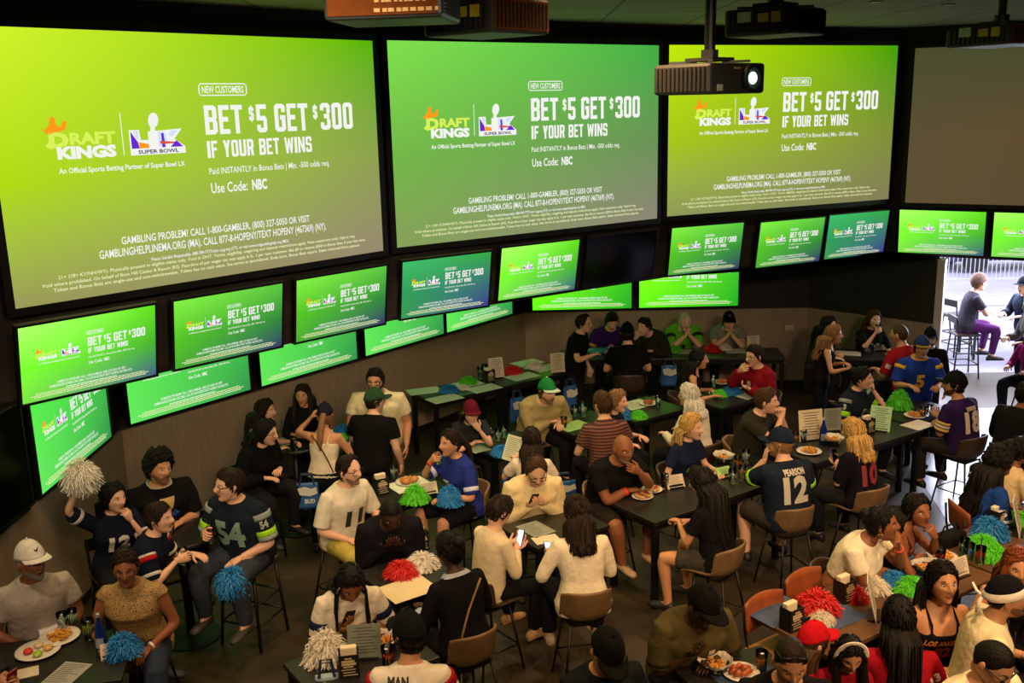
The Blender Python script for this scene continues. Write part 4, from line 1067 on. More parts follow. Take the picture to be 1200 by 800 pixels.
            bm = BM(); P, X, F, U = p.tf(.08); box(bm, P+F*(.118*p.b*s+.045), (.05, .01, .045)); obj('buckle', bm, mat('gold', 0xc9a24a, .3, 1, 0), bo)
        elif k == 'patch':         # a coloured block on the chest or back: (side, dx, h, w, hgt, colour)
            _, side, dx, h, wd, hg, col = e; bm = BM(); g = []
            for j in range(5):
                row = []
                for i in range(7):
                    P, X, F, U = p.tf(h+(j/4-.5)*hg/s); o = P+X*((i/6-.5)*wd*side+dx)+F*.5*side; hit = bvh.ray_cast(o, -F*side, 1.0)
                    row.append(bm.verts.new((hit[0] if hit[0] else o-F*.35*side) + F*side*.004))
                g.append(row)
            for j in range(4):
                for i in range(6): bm.faces.new((g[j][i], g[j][i+1], g[j+1][i+1], g[j+1][i]))
            obj('shirt_print', bm, mat('print_%06x' % col, col, .7, 0, 0), p.root)
        elif k == 'yoke':          # shoulder panels of a team jersey
            for side in ('r', 'l'):
                a = p.arms[side]; bm = BM(); ts = [-.18, -.05, .1, .22]
                tube(bm, [a['path'](t) for t in ts], [a['rad'](t)+.0235+.003 for t in ts], 14); obj('shoulder_panel', bm, cloth(e[1]), p.root, True)
        elif k == 'sleevetext':   # lettering on the sleeve side: (arm, along, text, size, colour)
            _, arm, t, txt_, size, col = e; a = p.arms[arm]; Q = a['path'](t); U = (a['path'](t-.15)-a['path'](t+.15)).normalized()
            F = p.RM.transposed() @ (EYE-(p.loc+p.RM @ Q)); F = (F-U*F.dot(U)).normalized(); X = U.cross(F); wd = size*.62*len(txt_)
            pts, ff = text_uv(txt_, -wd/2, -size/2, wd, size, .05); bm = BM(); vv = []
            for u, v in pts:
                o = Q + X*u + U*v + F*.4; hit = bvh.ray_cast(o, -F, 1.0); vv.append(bm.verts.new((hit[0] if hit[0] else Q+X*u+U*v+F*.08)+F*.007))
            for f in ff:
                try: bm.faces.new([vv[i] for i in f])
                except ValueError: pass
            obj('sleeve_lettering', bm, mat('print_%06x' % col, col, .6, 0, 0), p.root)
        elif k == 'watch':
            a = p.arms[e[1]]; bm = BM(); tube(bm, [a['path'](1.86), a['path'](1.92)], [a['rad'](1.9)+.005]*2, 12); obj('watch', bm, mat('watch_%06x' % e[2], e[2], .4, 0, 0), p.root, True)
    if p.hat and p.hat[0] == 'cap' and False: pass
def hand_pt(p, side, f=.07, n=.03):
    """world point in the grip of a hand, and the finger direction"""
    a = p.arms[side]; d = a['fd']; nn = (a['pn']-d*a['pn'].dot(d)).normalized()
    q = a['T'] + d*f*p.size + nn*n
    return p.loc + p.RM @ q, p.RM @ d, p.RM @ nn
# ------------------------------------------------------------------ furniture and table things: one of each kind, copied later
M_leather = mat('tan_leather', 0x705638, .5, 0, .15, 14, .2, 60); M_leather2 = mat('dark_brown_leather', 0x3a2a1c, .5, 0, .15, 14, .2, 60)
M_steel = mat('black_steel', 0x141312, .45, .3, 0); M_ctop = mat('black_table_top', 0x1e1b18, .38, 0, .15, 6); M_wtop = mat('brown_wood_top', 0x5c4028, .42, 0, .3, 7)
M_redwood = mat('reddish_chair_wood', 0x8a4624, .4, 0, .2, 9); M_seatwood = mat('honey_seat_wood', 0xa8743c, .4, 0, .2, 9)
def bucket(mleather, seat=.65):
    r = empty('bucket_chair')
    bm = BM(); prof = [(-.235, -.03), (-.215, .0), (-.10, .005), (.05, -.012), (.15, -.006), (.205, .045), (.230, .12), (.247, .20), (.258, .275), (.262, .30)]
    NX = 12; g = []
    for i, (y, z) in enumerate(prof):
        row = []
        for k in range(NX+1):
            x = -1+2*k/NX; wd = .235 if i < 5 else .235*(1-.10*((i-4)/5)**1.5)
            e = abs(x)**3; t = ss(2, 6, i)
            yy = y - .15*e*t; zz = z + (.02+.075*t*(1-ss(5, 9, i)))*e*1.0 - (.06*abs(x)**4 if i >= 8 else 0)
            row.append(bm.verts.new((x*wd, yy, seat+zz)))
        g.append(row)
    for a, b in zip(g, g[1:]):
        for k in range(NX): bm.faces.new((a[k], a[k+1], b[k+1], b[k]))
    o = obj('shell', bm, mleather, r, True); m = o.modifiers.new('thick', 'SOLIDIFY'); m.thickness = .028; m.offset = -1; m2 = o.modifiers.new('sub', 'SUBSURF'); m2.levels = m2.render_levels = 1
    feet = [(sx*.225, sy*.225+.01) for sx, sy in ((-1, -1), (1, -1), (1, 1), (-1, 1))]; tops = [(sx*.14, sy*.13) for sx, sy in ((-1, -1), (1, -1), (1, 1), (-1, 1))]
    for (a, b), (c, d) in zip(feet, tops):
        bm = BM(); tube(bm, [(c, d, seat-.03), (a, b, 0)], [.013, .010], 8); obj('leg', bm, M_steel, r, True)
    bm = BM(); f = .30/seat; zz = seat*f*.8
    q = [(a+(c-a)*zz/seat, b+(d-b)*zz/seat, zz) for (a, b), (c, d) in zip(feet, tops)]
    for i in range(4): tube(bm, [q[i], q[(i+1) % 4]], .008, 6)
    obj('footrest', bm, M_steel, r, True)
    bm = BM(); box(bm, (0, 0, seat-.035), (.30, .28, .02)); obj('seat_plate', bm, M_steel, r)
    return r
def wood_chair(seat=.65):
    r = empty('wooden_back_chair')
    bm = BM(); box(bm, (0, -.01, seat), (.40, .40, .022)); obj('seat', bm, M_seatwood, r, bevel=.008)
    bm = BM(); g = []
    for j in range(7):
        row = []
        for k in range(11):
            x = -1+2*k/10; z = seat+.14+.235*j/6 + (.028*(1-x*x) if j == 6 else 0); row.append(bm.verts.new((x*.215, .20+.03*j/6-.035*x*x, z)))
        g.append(row)
    for a, b in zip(g, g[1:]):
        for k in range(10): bm.faces.new((a[k], a[k+1], b[k+1], b[k]))
    o = obj('backrest', bm, M_redwood, r, True); m = o.modifiers.new('thick', 'SOLIDIFY'); m.thickness = .018
    bm = BM()
    for sx in (-1, 1): tube(bm, [(sx*.18, .17, seat-.02), (sx*.185, .20, seat+.12), (sx*.19, .222, seat+.34)], .011, 7)
    for q in ((-.17, -.18, .17, -.18), (-.17, .17, .17, .17), (-.17, -.18, -.17, .17), (.17, -.18, .17, .17)): tube(bm, [(q[0], q[1], seat-.018), (q[2], q[3], seat-.018)], .010, 6)
    obj('frame', bm, M_steel, r, True)
    for sx, sy in ((-1, -1), (1, -1), (1, 1), (-1, 1)):
        bm = BM(); tube(bm, [(sx*.17, sy*.175, seat-.02), (sx*.20, sy*.215, 0)], .012, 7); obj('leg', bm, M_steel, r, True)
    bm = BM()
    for a, b in (((-.19, -.2), (.19, -.2)), ((-.19, .2), (.19, .2)), ((-.19, -.2), (-.19, .2)), ((.19, -.2), (.19, .2))): tube(bm, [(a[0], a[1], .22), (b[0], b[1], .22)], .008, 6)
    obj('footrest', bm, M_steel, r, True)
    return r
def bar_stool(seat=.76):
    r = empty('bar_stool')
    bm = BM(); box(bm, (0, 0, seat), (.40, .40, .05)); obj('seat', bm, M_leather2, r, bevel=.018)
    for sx, sy in ((-1, -1), (1, -1), (1, 1), (-1, 1)):
        bm = BM(); tube(bm, [(sx*.165, sy*.165, seat-.02), (sx*.215, sy*.215, 0)], .0145, 8); obj('leg', bm, M_steel, r, True)
    for z, k in ((.24, .199), (.44, .184)):
        bm = BM()
        for a, b in (((-k, -k), (k, -k)), ((-k, k), (k, k)), ((-k, -k), (-k, k)), ((k, -k), (k, k))): tube(bm, [(a[0], a[1], z), (b[0], b[1], z)], .010, 6)
        obj('footrest', bm, M_steel, r, True)
    bm = BM()
    for sx in (-1, 1): tube(bm, [(sx*.17, .17, seat), (sx*.175, .21, seat+.30)], .012, 7)
    box(bm, (0, .215, seat+.26), (.37, .02, .12)); obj('backrest', bm, M_steel, r)
    return r
KINDS = {}
CH_GROUP = {'tan': 'tan bucket chairs', 'dark': 'dark brown bucket chairs', 'wood': 'reddish wooden-back chairs', 'stool': 'black bar stools', 'high': 'tan bucket chairs'}
CH_TXT = {'tan': 'tan bucket chair', 'dark': 'dark brown bucket chair', 'wood': 'reddish wooden-back chair', 'stool': 'black bar stool'}
def add_chair(kind, x, y, rz, where, seat=None):
    lab = CH_TXT[kind] + ' ' + where
    if kind not in KINDS:
        KINDS[kind] = {'tan': lambda: bucket(M_leather), 'dark': lambda: bucket(M_leather2), 'wood': wood_chair, 'stool': bar_stool}[kind]()
        o = KINDS[kind]; o.location = (x, y, 0); o.rotation_euler = (0, 0, rz); o['label'] = lab
        o['category'] = 'stool' if kind == 'stool' else 'chair'; o['group'] = CH_GROUP[kind]
    else: o = dup(KINDS[kind], (x, y, 0), rz, lab)
    return o
def rect_table(x, y, L, W, rz, h, label, top=None, legs='four', cat='table'):
    r = empty('table', (x, y, 0), rz, label, cat)
    bm = BM(); box(bm, (0, 0, h-.02), (L, W, .04)); obj('tabletop', bm, top or M_ctop, r, bevel=.006)
    if legs == 'four':
        for sx, sy in ((-1, -1), (1, -1), (1, 1), (-1, 1)):
            bm = BM(); box(bm, (sx*(L/2-.05), sy*(W/2-.05), (h-.04)/2), (.055, .055, h-.04)); obj('leg', bm, M_steel, r)
        bm = BM()
        for sy in (-1, 1): box(bm, (0, sy*(W/2-.05), h-.075), (L-.15, .03, .06))
        for sx in (-1, 1): box(bm, (sx*(L/2-.05), 0, h-.075), (.03, W-.15, .06))
        obj('apron', bm, M_steel, r)
    else:
        for sx in (-1, 1):
            bm = BM(); box(bm, (sx*L*.3, 0, h/2), (.09, .09, h-.06)); box(bm, (sx*L*.3, 0, .012), (.5, W*.72, .024)); box(bm, (sx*L*.3, 0, h-.05), (.3, W*.7, .02)); obj('pedestal', bm, M_steel, r)
    return r
def round_table(x, y, rad, h, label, top=None):
    r = empty('round_table', (x, y, 0), 0, label, 'table')
    bm = BM(); lathe(bm, [(rad-.01, h-.035), (rad, h-.028), (rad, h-.008), (rad-.008, h)], seg=36); obj('tabletop', bm, top or M_ctop, r)
    bm = BM(); lathe(bm, [(.04, .03), (.04, h-.03)], seg=14); obj('pole', bm, M_steel, r, True)
    bm = BM(); lathe(bm, [(.27, 0), (.27, .012), (.06, .03)], seg=28); obj('base', bm, M_steel, r)
    bm = BM(); lathe(bm, [(.20, h-.05), (.20, h-.036)], seg=20); obj('bracket', bm, M_steel, r)
    return r
# --- pom-poms
POM = {}
POMC = {'blue': 0x1f7fc4, 'green': 0x58d020, 'red': 0xd21f1c, 'white': 0xe8e2d2, 'navy': 0x24408a}
def pompom(col, x, y, z, label, k=1.0, flat=.55, full=False, rz=None):
    key = (col, full)
    if key not in POM:
        bm = BM(); q = random.Random(hash(col) if False else len(col)*7)
        for i in range(1500):
            a = q.uniform(0, 2*PI); e = q.uniform(.0 if not full else -1, 1); ce = math.sqrt(max(0, 1-e*e)); d = V((ce*math.cos(a), ce*math.sin(a), e)); L = .15*q.uniform(.62, 1.06)
            dr = (.30*ce+.12)*L; jt = lambda k: V((q.uniform(-k, k), q.uniform(-k, k), q.uniform(-k, k)*.5))
            pts = [d*.015, d*L*.55+V((0, 0, .02))+jt(.008), d*L*.9+V((0, 0, -dr*.35))+jt(.014), d*L*1.05+V((0, 0, -dr))+jt(.02)]
            sd = d.cross(V((q.random()-.5, q.random()-.5, q.random()-.5))).normalized()*.0030; prev = None
            for kk, w_ in enumerate(pts):
                w_ = w_ + V((0, 0, 0 if full else .03))
                if not full: w_.z = max(w_.z, .003+q.random()*.004)
                cur = (bm.verts.new(w_-sd), bm.verts.new(w_+sd))
                if prev: bm.faces.new((prev[0], prev[1], cur[1], cur[0]))
                prev = cur
        me = bpy.data.meshes.new('pom_pom'); bm.to_mesh(me); bm.free(); me.materials.append(mat('pompom_'+col, POMC[col], .5, 0, .12, 25)); POM[key] = me
    o = bpy.data.objects.new('pom_pom', POM[key]); C.objects.link(o); o.location = (x, y, z); o.scale = (k, k*.9, k*(1 if full else flat*1.3)); o.rotation_euler = (0, 0, rnd.uniform(0, 6) if rz is None else rz)
    tag(o, label, 'pom-pom', col+' cheering pom-poms'); return o
# --- glasses
M_glass = mat('clear_glass', 0xe8f0ee, .05, 0, 0, trans=1.0, ior=1.2)
M_bglass = mat('blue_bottle_glass', 0x10286a, .12, 0, 0)
DR = {'water': 0xb8c4bc, 'beer': 0xb86a1c, 'cola': 0x2a120a, 'cocktail': 0xb83c1c, 'lime': 0x9aa83c, 'blue': 0x284a9a}
GL = {}
def glass(kind, x, y, z, label, k=1.0):
    if kind not in GL:
        r = empty('drinking_glass', cat='glass'); 
        bm = BM(); lathe(bm, [(.030, 0), (.032, .004), (.040, .14), (.0385, .14), (.0305, .010), (.0, .010)], seg=18, cap1=False); obj('tumbler', bm, M_glass, r, True)
        bm = BM(); lathe(bm, [(.0300, .011), (.0362, .10), (.0, .10)], seg=16); obj('drink', bm, mat('drink_'+kind, DR[kind], .1, 0, 0), r, True)
        bm = BM()
        for a in range(3): box(bm, (.016*math.cos(a*2.1), .016*math.sin(a*2.1), .103), (.02, .02, .018), Matrix.Rotation(a, 3, 'Z') @ Matrix.Rotation(.5, 3, 'X'))
        obj('ice', bm, mat('ice', 0xdfe8ea, .1, 0, 0), r)
        if kind in ('cocktail', 'lime'):
            bm = BM(); tube(bm, [(.01, 0, .02), (-.03, .01, .20)], .0035, 6); obj('straw', bm, M_blk, r, True)
        GL[kind] = r; r.location = (x, y, z); r['label'] = label; r['group'] = 'drinking glasses'; r.scale = (k, k, k); return r
    o = dup(GL[kind], (x, y, z), rnd.uniform(0, 6), label); o.scale = (k, k, k); return o
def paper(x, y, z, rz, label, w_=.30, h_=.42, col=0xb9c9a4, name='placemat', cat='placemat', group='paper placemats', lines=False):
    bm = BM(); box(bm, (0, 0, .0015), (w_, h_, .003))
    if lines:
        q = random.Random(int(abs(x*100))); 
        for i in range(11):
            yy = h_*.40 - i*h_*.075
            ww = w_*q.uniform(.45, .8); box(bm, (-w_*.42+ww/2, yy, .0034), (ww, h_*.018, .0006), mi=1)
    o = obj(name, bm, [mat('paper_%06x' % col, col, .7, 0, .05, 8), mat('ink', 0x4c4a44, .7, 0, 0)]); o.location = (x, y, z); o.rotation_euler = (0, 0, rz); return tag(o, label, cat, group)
def menu_up(x, y, z, rz, label, w_=.18, h_=.27, col=0xd8cfb8, tilt=14):
    """a printed card standing upright in a low stand, facing -Y before rotation"""
    r = empty('menu_card', (x, y, z), rz, label, 'menu', 'menu cards standing on tables')
    bm = BM(); M = Matrix.Rotation(R(-tilt), 3, 'X'); box(bm, M @ V((0, 0, h_/2)), (w_, .006, h_), M); obj('card', bm, mat('card_%06x' % col, col, .6, 0, .05, 8), r)
    bm = BM(); q = random.Random(int(abs(x*77)))
    for i in range(9):
        ww = w_*q.uniform(.4, .8); box(bm, M @ V((0, -.0038, h_*.9-i*h_*.088)), (ww, .001, h_*.022), M)
    obj('print', bm, mat('ink', 0x4c4a44, .7, 0, 0), r)
    bm = BM(); box(bm, (0, .02, .006), (w_*.8, .09, .012)); box(bm, (0, .012, .02), (w_*.8, .012, .03)); obj('stand', bm, M_blk, r)
    return r
CAD = []
def caddy(x, y, z, rz, label):
    if CAD: return dup(CAD[0], (x, y, z), rz, label)
    r = empty('table_caddy', (x, y, z), rz, label, 'caddy', 'black table caddies')
    bm = BM()
    for sx in (-1, 1): box(bm, (sx*.068, 0, .09), (.005, .11, .18))
    for sy in (-1, 1): box(bm, (0, sy*.055, .09), (.14, .005, .18))
    box(bm, (0, 0, .004), (.14, .11, .008)); obj('box', bm, mat('caddy_black', 0x15130f, .5, 0, 0), r)
    bm = BM(); q = random.Random(4)
    for sy in (-1, 1):
        for i, (ww, hh) in enumerate(((.05, .010), (.09, .016), (.10, .018), (.07, .010), (.10, .006), (.085, .006), (.1, .006))):
            box(bm, (q.uniform(-.008, .008), sy*.0585, .155-i*.021), (ww, .001, hh))
    obj('print', bm, mat('caddy_print', 0xc8b48a, .6, 0, 0), r)
    bm = BM(); box(bm, (0, .02, .13), (.115, .05, .16)); obj('napkins', bm, mat('napkin_cream', 0xe2d2b4, .8, 0, .05), r, bevel=.008)
    for x_, c in ((-.04, 0xa81c14), (0, 0xc8a01e), (.04, 0x3a1c10)):
        bm = BM(); lathe(bm, [(.016, .01), (.017, .10), (.012, .12), (.006, .15), (.004, .165)], (x_, -.03, 0), 10); obj('sauce_bottle', bm, mat('sauce_%06x' % c, c, .3, 0, 0), r, True)
    CAD.append(r); return r
def blue_bottle(x, y, z, label):
    r = empty('water_bottle', (x, y, z), 0, label, 'bottle', 'blue water bottles')
    bm = BM(); lathe(bm, [(.036, 0), (.040, .006), (.040, .17), (.034, .20), (.017, .25), (.0135, .285), (.015, .29)], seg=18); obj('glass', bm, M_bglass, r, True)
    bm = BM(); lathe(bm, [(.0155, .288), (.0155, .312), (.012, .315)], seg=14); obj('cap', bm, mat('silver_cap', 0xc0c0bc, .3, .6, 0), r)
    bm = BM(); loft(bm, [[V((.0405*math.sin(a), -.0405*math.cos(a), zz)) for a in [R(-50+100*i/10) for i in range(11)]] for zz in (.05, .13)], closed=False, cap0=False, cap1=False); obj('label', bm, mat('silver_label', 0xaab4c4, .4, .3, 0), r)
    return r
def phone(loc, d, n, label, lit=True, col=0x101014):
    """a handset lying in a grip: long axis d, screen facing n"""
    d = V(d).normalized(); n = V(n); n = (n-d*n.dot(d)).normalized(); x = d.cross(n)
    r = empty('phone', loc, 0, label, 'phone', 'phones in hands'); r.rotation_euler = Matrix((x, d, n)).transposed().to_euler()
    bm = BM(); box(bm, (0, .02, 0), (.074, .152, .009)); obj('case', bm, mat('phone_%06x' % col, col, .35, 0, 0), r, bevel=.003)
    bm = BM(); box(bm, (0, .02, .005), (.067, .142, .001)); obj('screen', bm, emis('phone_screen', 0xdfe8ff, 1.3) if lit else mat('phone_glass', 0x08080a, .1, 0, 0), r)
    return r
def plate(x, y, z, label, kind='fries', rad=.13):
    r = empty('plate', (x, y, z), rnd.uniform(0, 6), label, 'plate', 'plates of food')
    bm = BM(); lathe(bm, [(rad*.6, 0), (rad*.7, .004), (rad, .02), (rad*.99, .024), (rad*.68, .010), (.0, .009)], seg=28, cap1=False); obj('dish', bm, mat('white_china', 0xd8d0c4, .3, 0, 0), r, True)
    q = random.Random(int(abs(x*100)))
    if kind in ('fries', 'burger'):
        bm = BM()
        for i in range(46):
            a = q.uniform(0, 6.28); rr_ = rad*.5*math.sqrt(q.random()); box(bm, (rr_*math.cos(a), rr_*math.sin(a), .018+q.random()*.03), (.07, .009, .009), Euler((q.uniform(-.4, .4), q.uniform(-.4, .4), q.uniform(0, 6.28))).to_matrix())
        obj('fries', bm, mat('fries_gold', 0xc88a34, .6, 0, .2), r)
    if kind == 'burger':
        for j in range(2):
            bm = BM(); ball(bm, (.05-.1*j, .05, .05), (.05, .05, .03), 14, 8); obj('bun', bm, mat('bun_brown', 0xb8783a, .4, 0, .1), r, True)
    if kind == 'wings':
        for j in range(7):
            bm = BM(); a = j*.9; tube(bm, [(rad*.4*math.cos(a)-.03, rad*.4*math.sin(a), .03), (rad*.4*math.cos(a), rad*.4*math.sin(a), .04), (rad*.4*math.cos(a)+.035, rad*.4*math.sin(a)+.01, .03)], [.010, .02, .012], 8); obj('wing', bm, mat('wing_brown', 0x9a4a1c, .4, 0, .2), r, True)
    if kind == 'sides':
        for j, c in enumerate((0xd8c090, 0xc83c28, 0x9ab83c, 0xd0a060)):
            bm = BM(); a = j*1.57; ball(bm, (rad*.42*math.cos(a), rad*.42*math.sin(a), .025), (.045, .035, .018), 12, 6); obj('helping', bm, mat('food_%06x' % c, c, .5, 0, .25, 50), r, True)
    if kind == 'tacos':
        for j in range(2):
            bm = BM(); ball(bm, (0, -.04+.08*j, .03), (.08, .035, .022), 14, 7); obj('taco', bm, mat('taco_tan', 0xd0a060, .5, 0, .25, 50), r, True)
            bm = BM(); ball(bm, (0, -.04+.08*j, .047), (.06, .022, .010), 12, 6); obj('filling', bm, mat('filling_red', 0x9a3a18, .5, 0, .4, 80), r, True)
    return r
def basket(x, y, z, label):
    r = empty('food_basket', (x, y, z), rnd.uniform(0, 6), label, 'basket', 'paper-lined baskets')
    bm = BM(); lathe(bm, [(.07, 0), (.10, .06), (.094, .06), (.065, .008), (0, .008)], seg=20, cap1=False); obj('tray', bm, mat('basket_black', 0x1a1815, .5, 0, 0), r)
    bm = BM(); q = random.Random(9); lathe(bm, [(.02, .02), (.08, .035), (.105, .075), (.12, .095)], seg=14, cap0=False, cap1=False)
    for v in bm.verts: v.co += V((q.uniform(-.012, .012), q.uniform(-.012, .012), q.uniform(-.012, .012)))
    obj('liner', bm, mat('greaseproof', 0xc8c0b0, .6, 0, .1), r)
    bm = BM()
    for i in range(40):
        a = q.uniform(0, 6.28); rr_ = .06*math.sqrt(q.random()); box(bm, (rr_*math.cos(a), rr_*math.sin(a), .04+q.random()*.03), (.06, .009, .009), Euler((q.uniform(-.5, .5), q.uniform(-.5, .5), q.uniform(0, 6.28))).to_matrix())
    obj('fries', bm, mat('fries_gold', 0xc88a34, .6, 0, .2), r)
    return r
def tote(x, y, z, rz, label, h_=.30, w_=.26, text=None, col=0x2a5a9a):
    """a printed bag hanging by its straps, facing -Y"""
    r = empty('tote_bag', (x, y, z), rz, label, 'bag', 'blue and white giveaway bags')
    bm = BM(); g = []
    loft(bm, [[V((w_/2*math.cos(a)*(1-.1*t), .035*math.sin(a)*(1-.6*t), -h_+h_*t)) for a in [2*PI*i/16 for i in range(16)]] for t in (0, .1, .5, .9, 1)]); obj('bag', bm, mat('bag_%06x' % col, col, .5, 0, .1), r, True)
    bm = BM(); q = [(-.10, -.05), (-.02, -.03), (.05, -.06), (.10, -.04), (.11, -.12), (.03, -.15), (-.08, -.13)]
    vv = [bm.verts.new((u*w_/.26, -.037, v*h_/.3)) for u, v in q]; bm.faces.new(vv)
    
    obj('print', bm, mat('bag_print', 0xd0d0c4, .6, 0, .1), r)
    if text:
        bm = BM(); text_on(bm, text, -.03, -h_*.78, .11, .045, 0, .0, .05, org=V((0, -.038, 0))); obj('lettering', bm, mat('bag_print', 0xd0d0c4, .6, 0, .1), r)
    bm = BM()
    for sy in (-1, 1): tube(bm, [(-w_*.3, sy*.012, -.02), (-w_*.2, sy*.02, .10), (w_*.2, sy*.02, .10), (w_*.3, sy*.012, -.02)], [(.010, .003)]*4, 6)
    obj('strap', bm, mat('bag_strap', 0x1c2c50, .6, 0, 0), r)
    return r
# ------------------------------------------------------------------ who is where
def sleeve(p, s, arm, t, size, col):
    pass
P = {}
def A(key, *a, **k): P[key] = person(*a, **k)
NV, GY = 0x161a2a, 0x7e9688
# near left table
A('whitecap', 'the man in the white cap', 'man in white cap and grey T-shirt seated at the near left table', (36, 658), yaw=35, hy=22, hp=4, sk='brown', hair=('buzz', 'grey'), hat=('cap', 0xd8d2cc, 0xd8d2cc, [[(-.022, .010), (-.010, -.002), (.034, .012), (-.004, -.012), (-.020, -.006)]], 0x101010), beard=('grey', .7), top=('tee', 0xa39a90), b=1.12, r='lap', l='lap', chair='dark', lean=10)
A('leopard', 'the woman in the leopard blouse', 'woman with glasses in brown leopard blouse and red belt', (147, 665), yaw=5, hy=12, hp=10, fem=1, size=1.04, b=1.18, sk='brown', hair=('bun', 'dark'), glasses='thin', top=('blouse', 0x8a7040, spot_mat('leopard_print', 0x2a1c10, 0xb09058, 0x8a6a3a)), bottom=('jeans', 0x2b3444), r='table', l='lap', extra=[('belt', 0x5a1418), ('watch', 'l', 0xe8e0d8)], chair='dark')
A('redphone', 'the person with the red phone', 'person at the left picture edge raising a phone in a hand with red wristband', (-44, 748), yaw=70, sk='tan', hair=('short', 'dark'), top=('tee', 0x2a2a2e), r='table', l=(.02, -.52, .52, {'fd': (-.15, -.6, .8), 'pn': (-.9, .2, .3), 'curl': 55}), band=[('l', 0xe0302a, 1.82)], chair='dark')
# high table left
A('pomwoman', 'the woman raising the white pom-pom', 'woman with long black hair in navy jersey raising a white pom-pom', (133, 583), yaw=40, hy=22, fem=1, seat=.76, size=1.0, sk='light', hair=('long', 'black', .30), top=('jersey', NV), num=[(('12', .30, .15, 0xd8d0c4), {})], r='up', l='chin', stripes=[(.6, .72, 0xc8c0b8)], chair='stool')
A('curly', 'the curly-haired man in the number 7 jersey', 'curly-haired man in black jersey with gold 7 by the wood wall', (187, 549), yaw=36, hy=14, hp=4, ht=6, seat=.76, b=1.28, sk='tan', hair=('curly', 'black'), beard=('black', .5), top=('jersey', 0x121212, None, 0xb0a890), num=[(('7', .35, .22, 0xb89a5a), {'dx': .02})], r='table', l='tablein', chair='stool')
P['curly'].top = ('jersey', 0x121212, cloth(0x121212), 0xb0a890)
A('patriot', 'the youth in the navy jersey with red shoulder bars', 'youth in navy jersey with red shoulder bars facing right at the high table', (186, 607), yaw=92, hy=-4, hp=8, pose='stand', size=.93, lean=14, sk='light', hair=('short', 'dark'), top=('jersey', NV), stripes=[(.10, .17, 0xd0ccc4), (.17, .30, 0xb01c22), (.66, .76, 0xd0ccc4)], num=[(('12', .30, .16, 0xd0ccc8), {'side': -1})], r='hold', l='table', bottom=('pants', 0x18181e), shoes=0x4a4a52)
A('fiftyfour', 'the man in the number 54 jersey', 'man with glasses in dark jersey numbered 54 on a bar stool', (269, 568), yaw=-22, hy=-32, hp=6, seat=.76, b=1.2, sk='light', hair=('short', 'dark'), glasses='thin', top=('jersey', 0x18202c), num=[(('54', .30, .24, 0x7ea08c), {})], stripes=[(.05, .22, 0x8a9490), (.55, .72, 0x9cd428), (.72, .84, 0x8a9490)], bottom=('jeans', 0x343a44), shoes=0x3c3a30, r='hold', l='lap', chair='stool', extra=[('sleevetext', 'l', .36, '54', .06, 0x9aa49c)])
# standing group by the left wall
A('creamtank', 'the long-haired woman in cream', 'woman with long dark hair in cream tank top seen from the side by the wall', (311, 481), yaw=80, pose='stand', size=.93, fem=1, sk='light', hair=('long', 'dark', .36), top=('tank', 0xcfc29a), r='tablein', l='table')
A('blackcardigan', 'the woman facing the room', 'woman with parted dark hair and black jacket facing the room at the wall', (355, 463), yaw=-5, pose='stand', size=.94, fem=1, sk='tan', hair=('longfront', 'dark', .3), top=('jacket', 0x141414), r='tablein', l='side')
A('whitetube', 'the woman in the white halter top', 'woman from behind in white halter top with dark cap and shoulder bag', (381, 487), yaw=172, hy=10, pose='stand', size=.92, fem=1, b=1.1, sk='tan', hair=('pony', 'light'), hat=('cap', 0x1c1e2a, 0x101010), top=('strap', 0xd8cdb0), bottom=('jeans', 0x14161c), r='table', l=(.20, -.26, .66, {'curl': 50, 'fd': (-.5, -.3, .8)}), extra=[('strapbag', 0x5a1c20, 1)])
A('puffer', 'the person in the black puffer jacket', 'person with glasses in big black puffer jacket facing right', (312, 507), yaw=62, hy=15, hp=14, seat=.76, fem=1, b=1.25, size=1.0, sk='light', hair=('bob', 'black'), glasses='thin', top=('jacket', 0x0e0f10), r='table', l='tablein', lean=22, chair='stool')
A('bigbeard', 'the big bearded man', 'big bearded man with glasses in cream T-shirt standing by the wall', (440, 446), yaw=-5, hp=8, pose='stand', size=1.04, b=1.38, sk='tan', hair=('short', 'black'), beard=('black', 1.3), glasses='thick', top=('tee', 0xd6caa0), bottom=('pants', 0x6e5c44), belly=.03, r='table', l='side')
A('greencap', 'the man in the green cap from behind', 'man in dark green cap and black shirt standing with his back turned', (439, 470), yaw=165, hy=-48, pose='stand', size=.95, b=1.25, sk='light', hair=('short', 'dark'), hat=('cap', 0x2c4a30), top=('tee', 0x121212), r='side', l='table')
# tables in the middle left
A('eleven', 'the man in the white number 11 jersey', 'man with glasses in white jersey numbered 11 on a tan chair', (409, 551), yaw=48, hy=10, hp=6, sk='light', hair=('receding', 'dark'), glasses='thin', beard=('dark', .35), top=('jersey', 0xd8cfb8), num=[(('11', .28, .16, 0x20262c), {})], bottom=('pants', 0xb8a850), r='lap', l='table', chair='tan', b=1.08)
A('darkphone', 'the man in black looking at his phone', 'man in black long-sleeved shirt bowed over his phone', (458, 601), yaw=15, hy=5, hp=34, b=1.2, sk='dark', hair=('buzz', 'black'), top=('long', 0x17141a), r='phone', l='phone', chair='dark', lean=30)
A('braids', 'the woman with braids', 'woman with braids in white jersey with navy sleeve bands', (411, 682), yaw=20, hp=36, fem=1, size=1.04, b=1.15, sk='brown', hair=('braids', 'black'), top=('jersey', 0xdad0c0), stripes=[(.40, .60, 0x1c2444), (.78, .86, 0x1c2444)], extra=[('patch', 1, 0, .33, .19, .13, 0xa87838)], r='phone', l='tablein', chair='dark', lean=27)
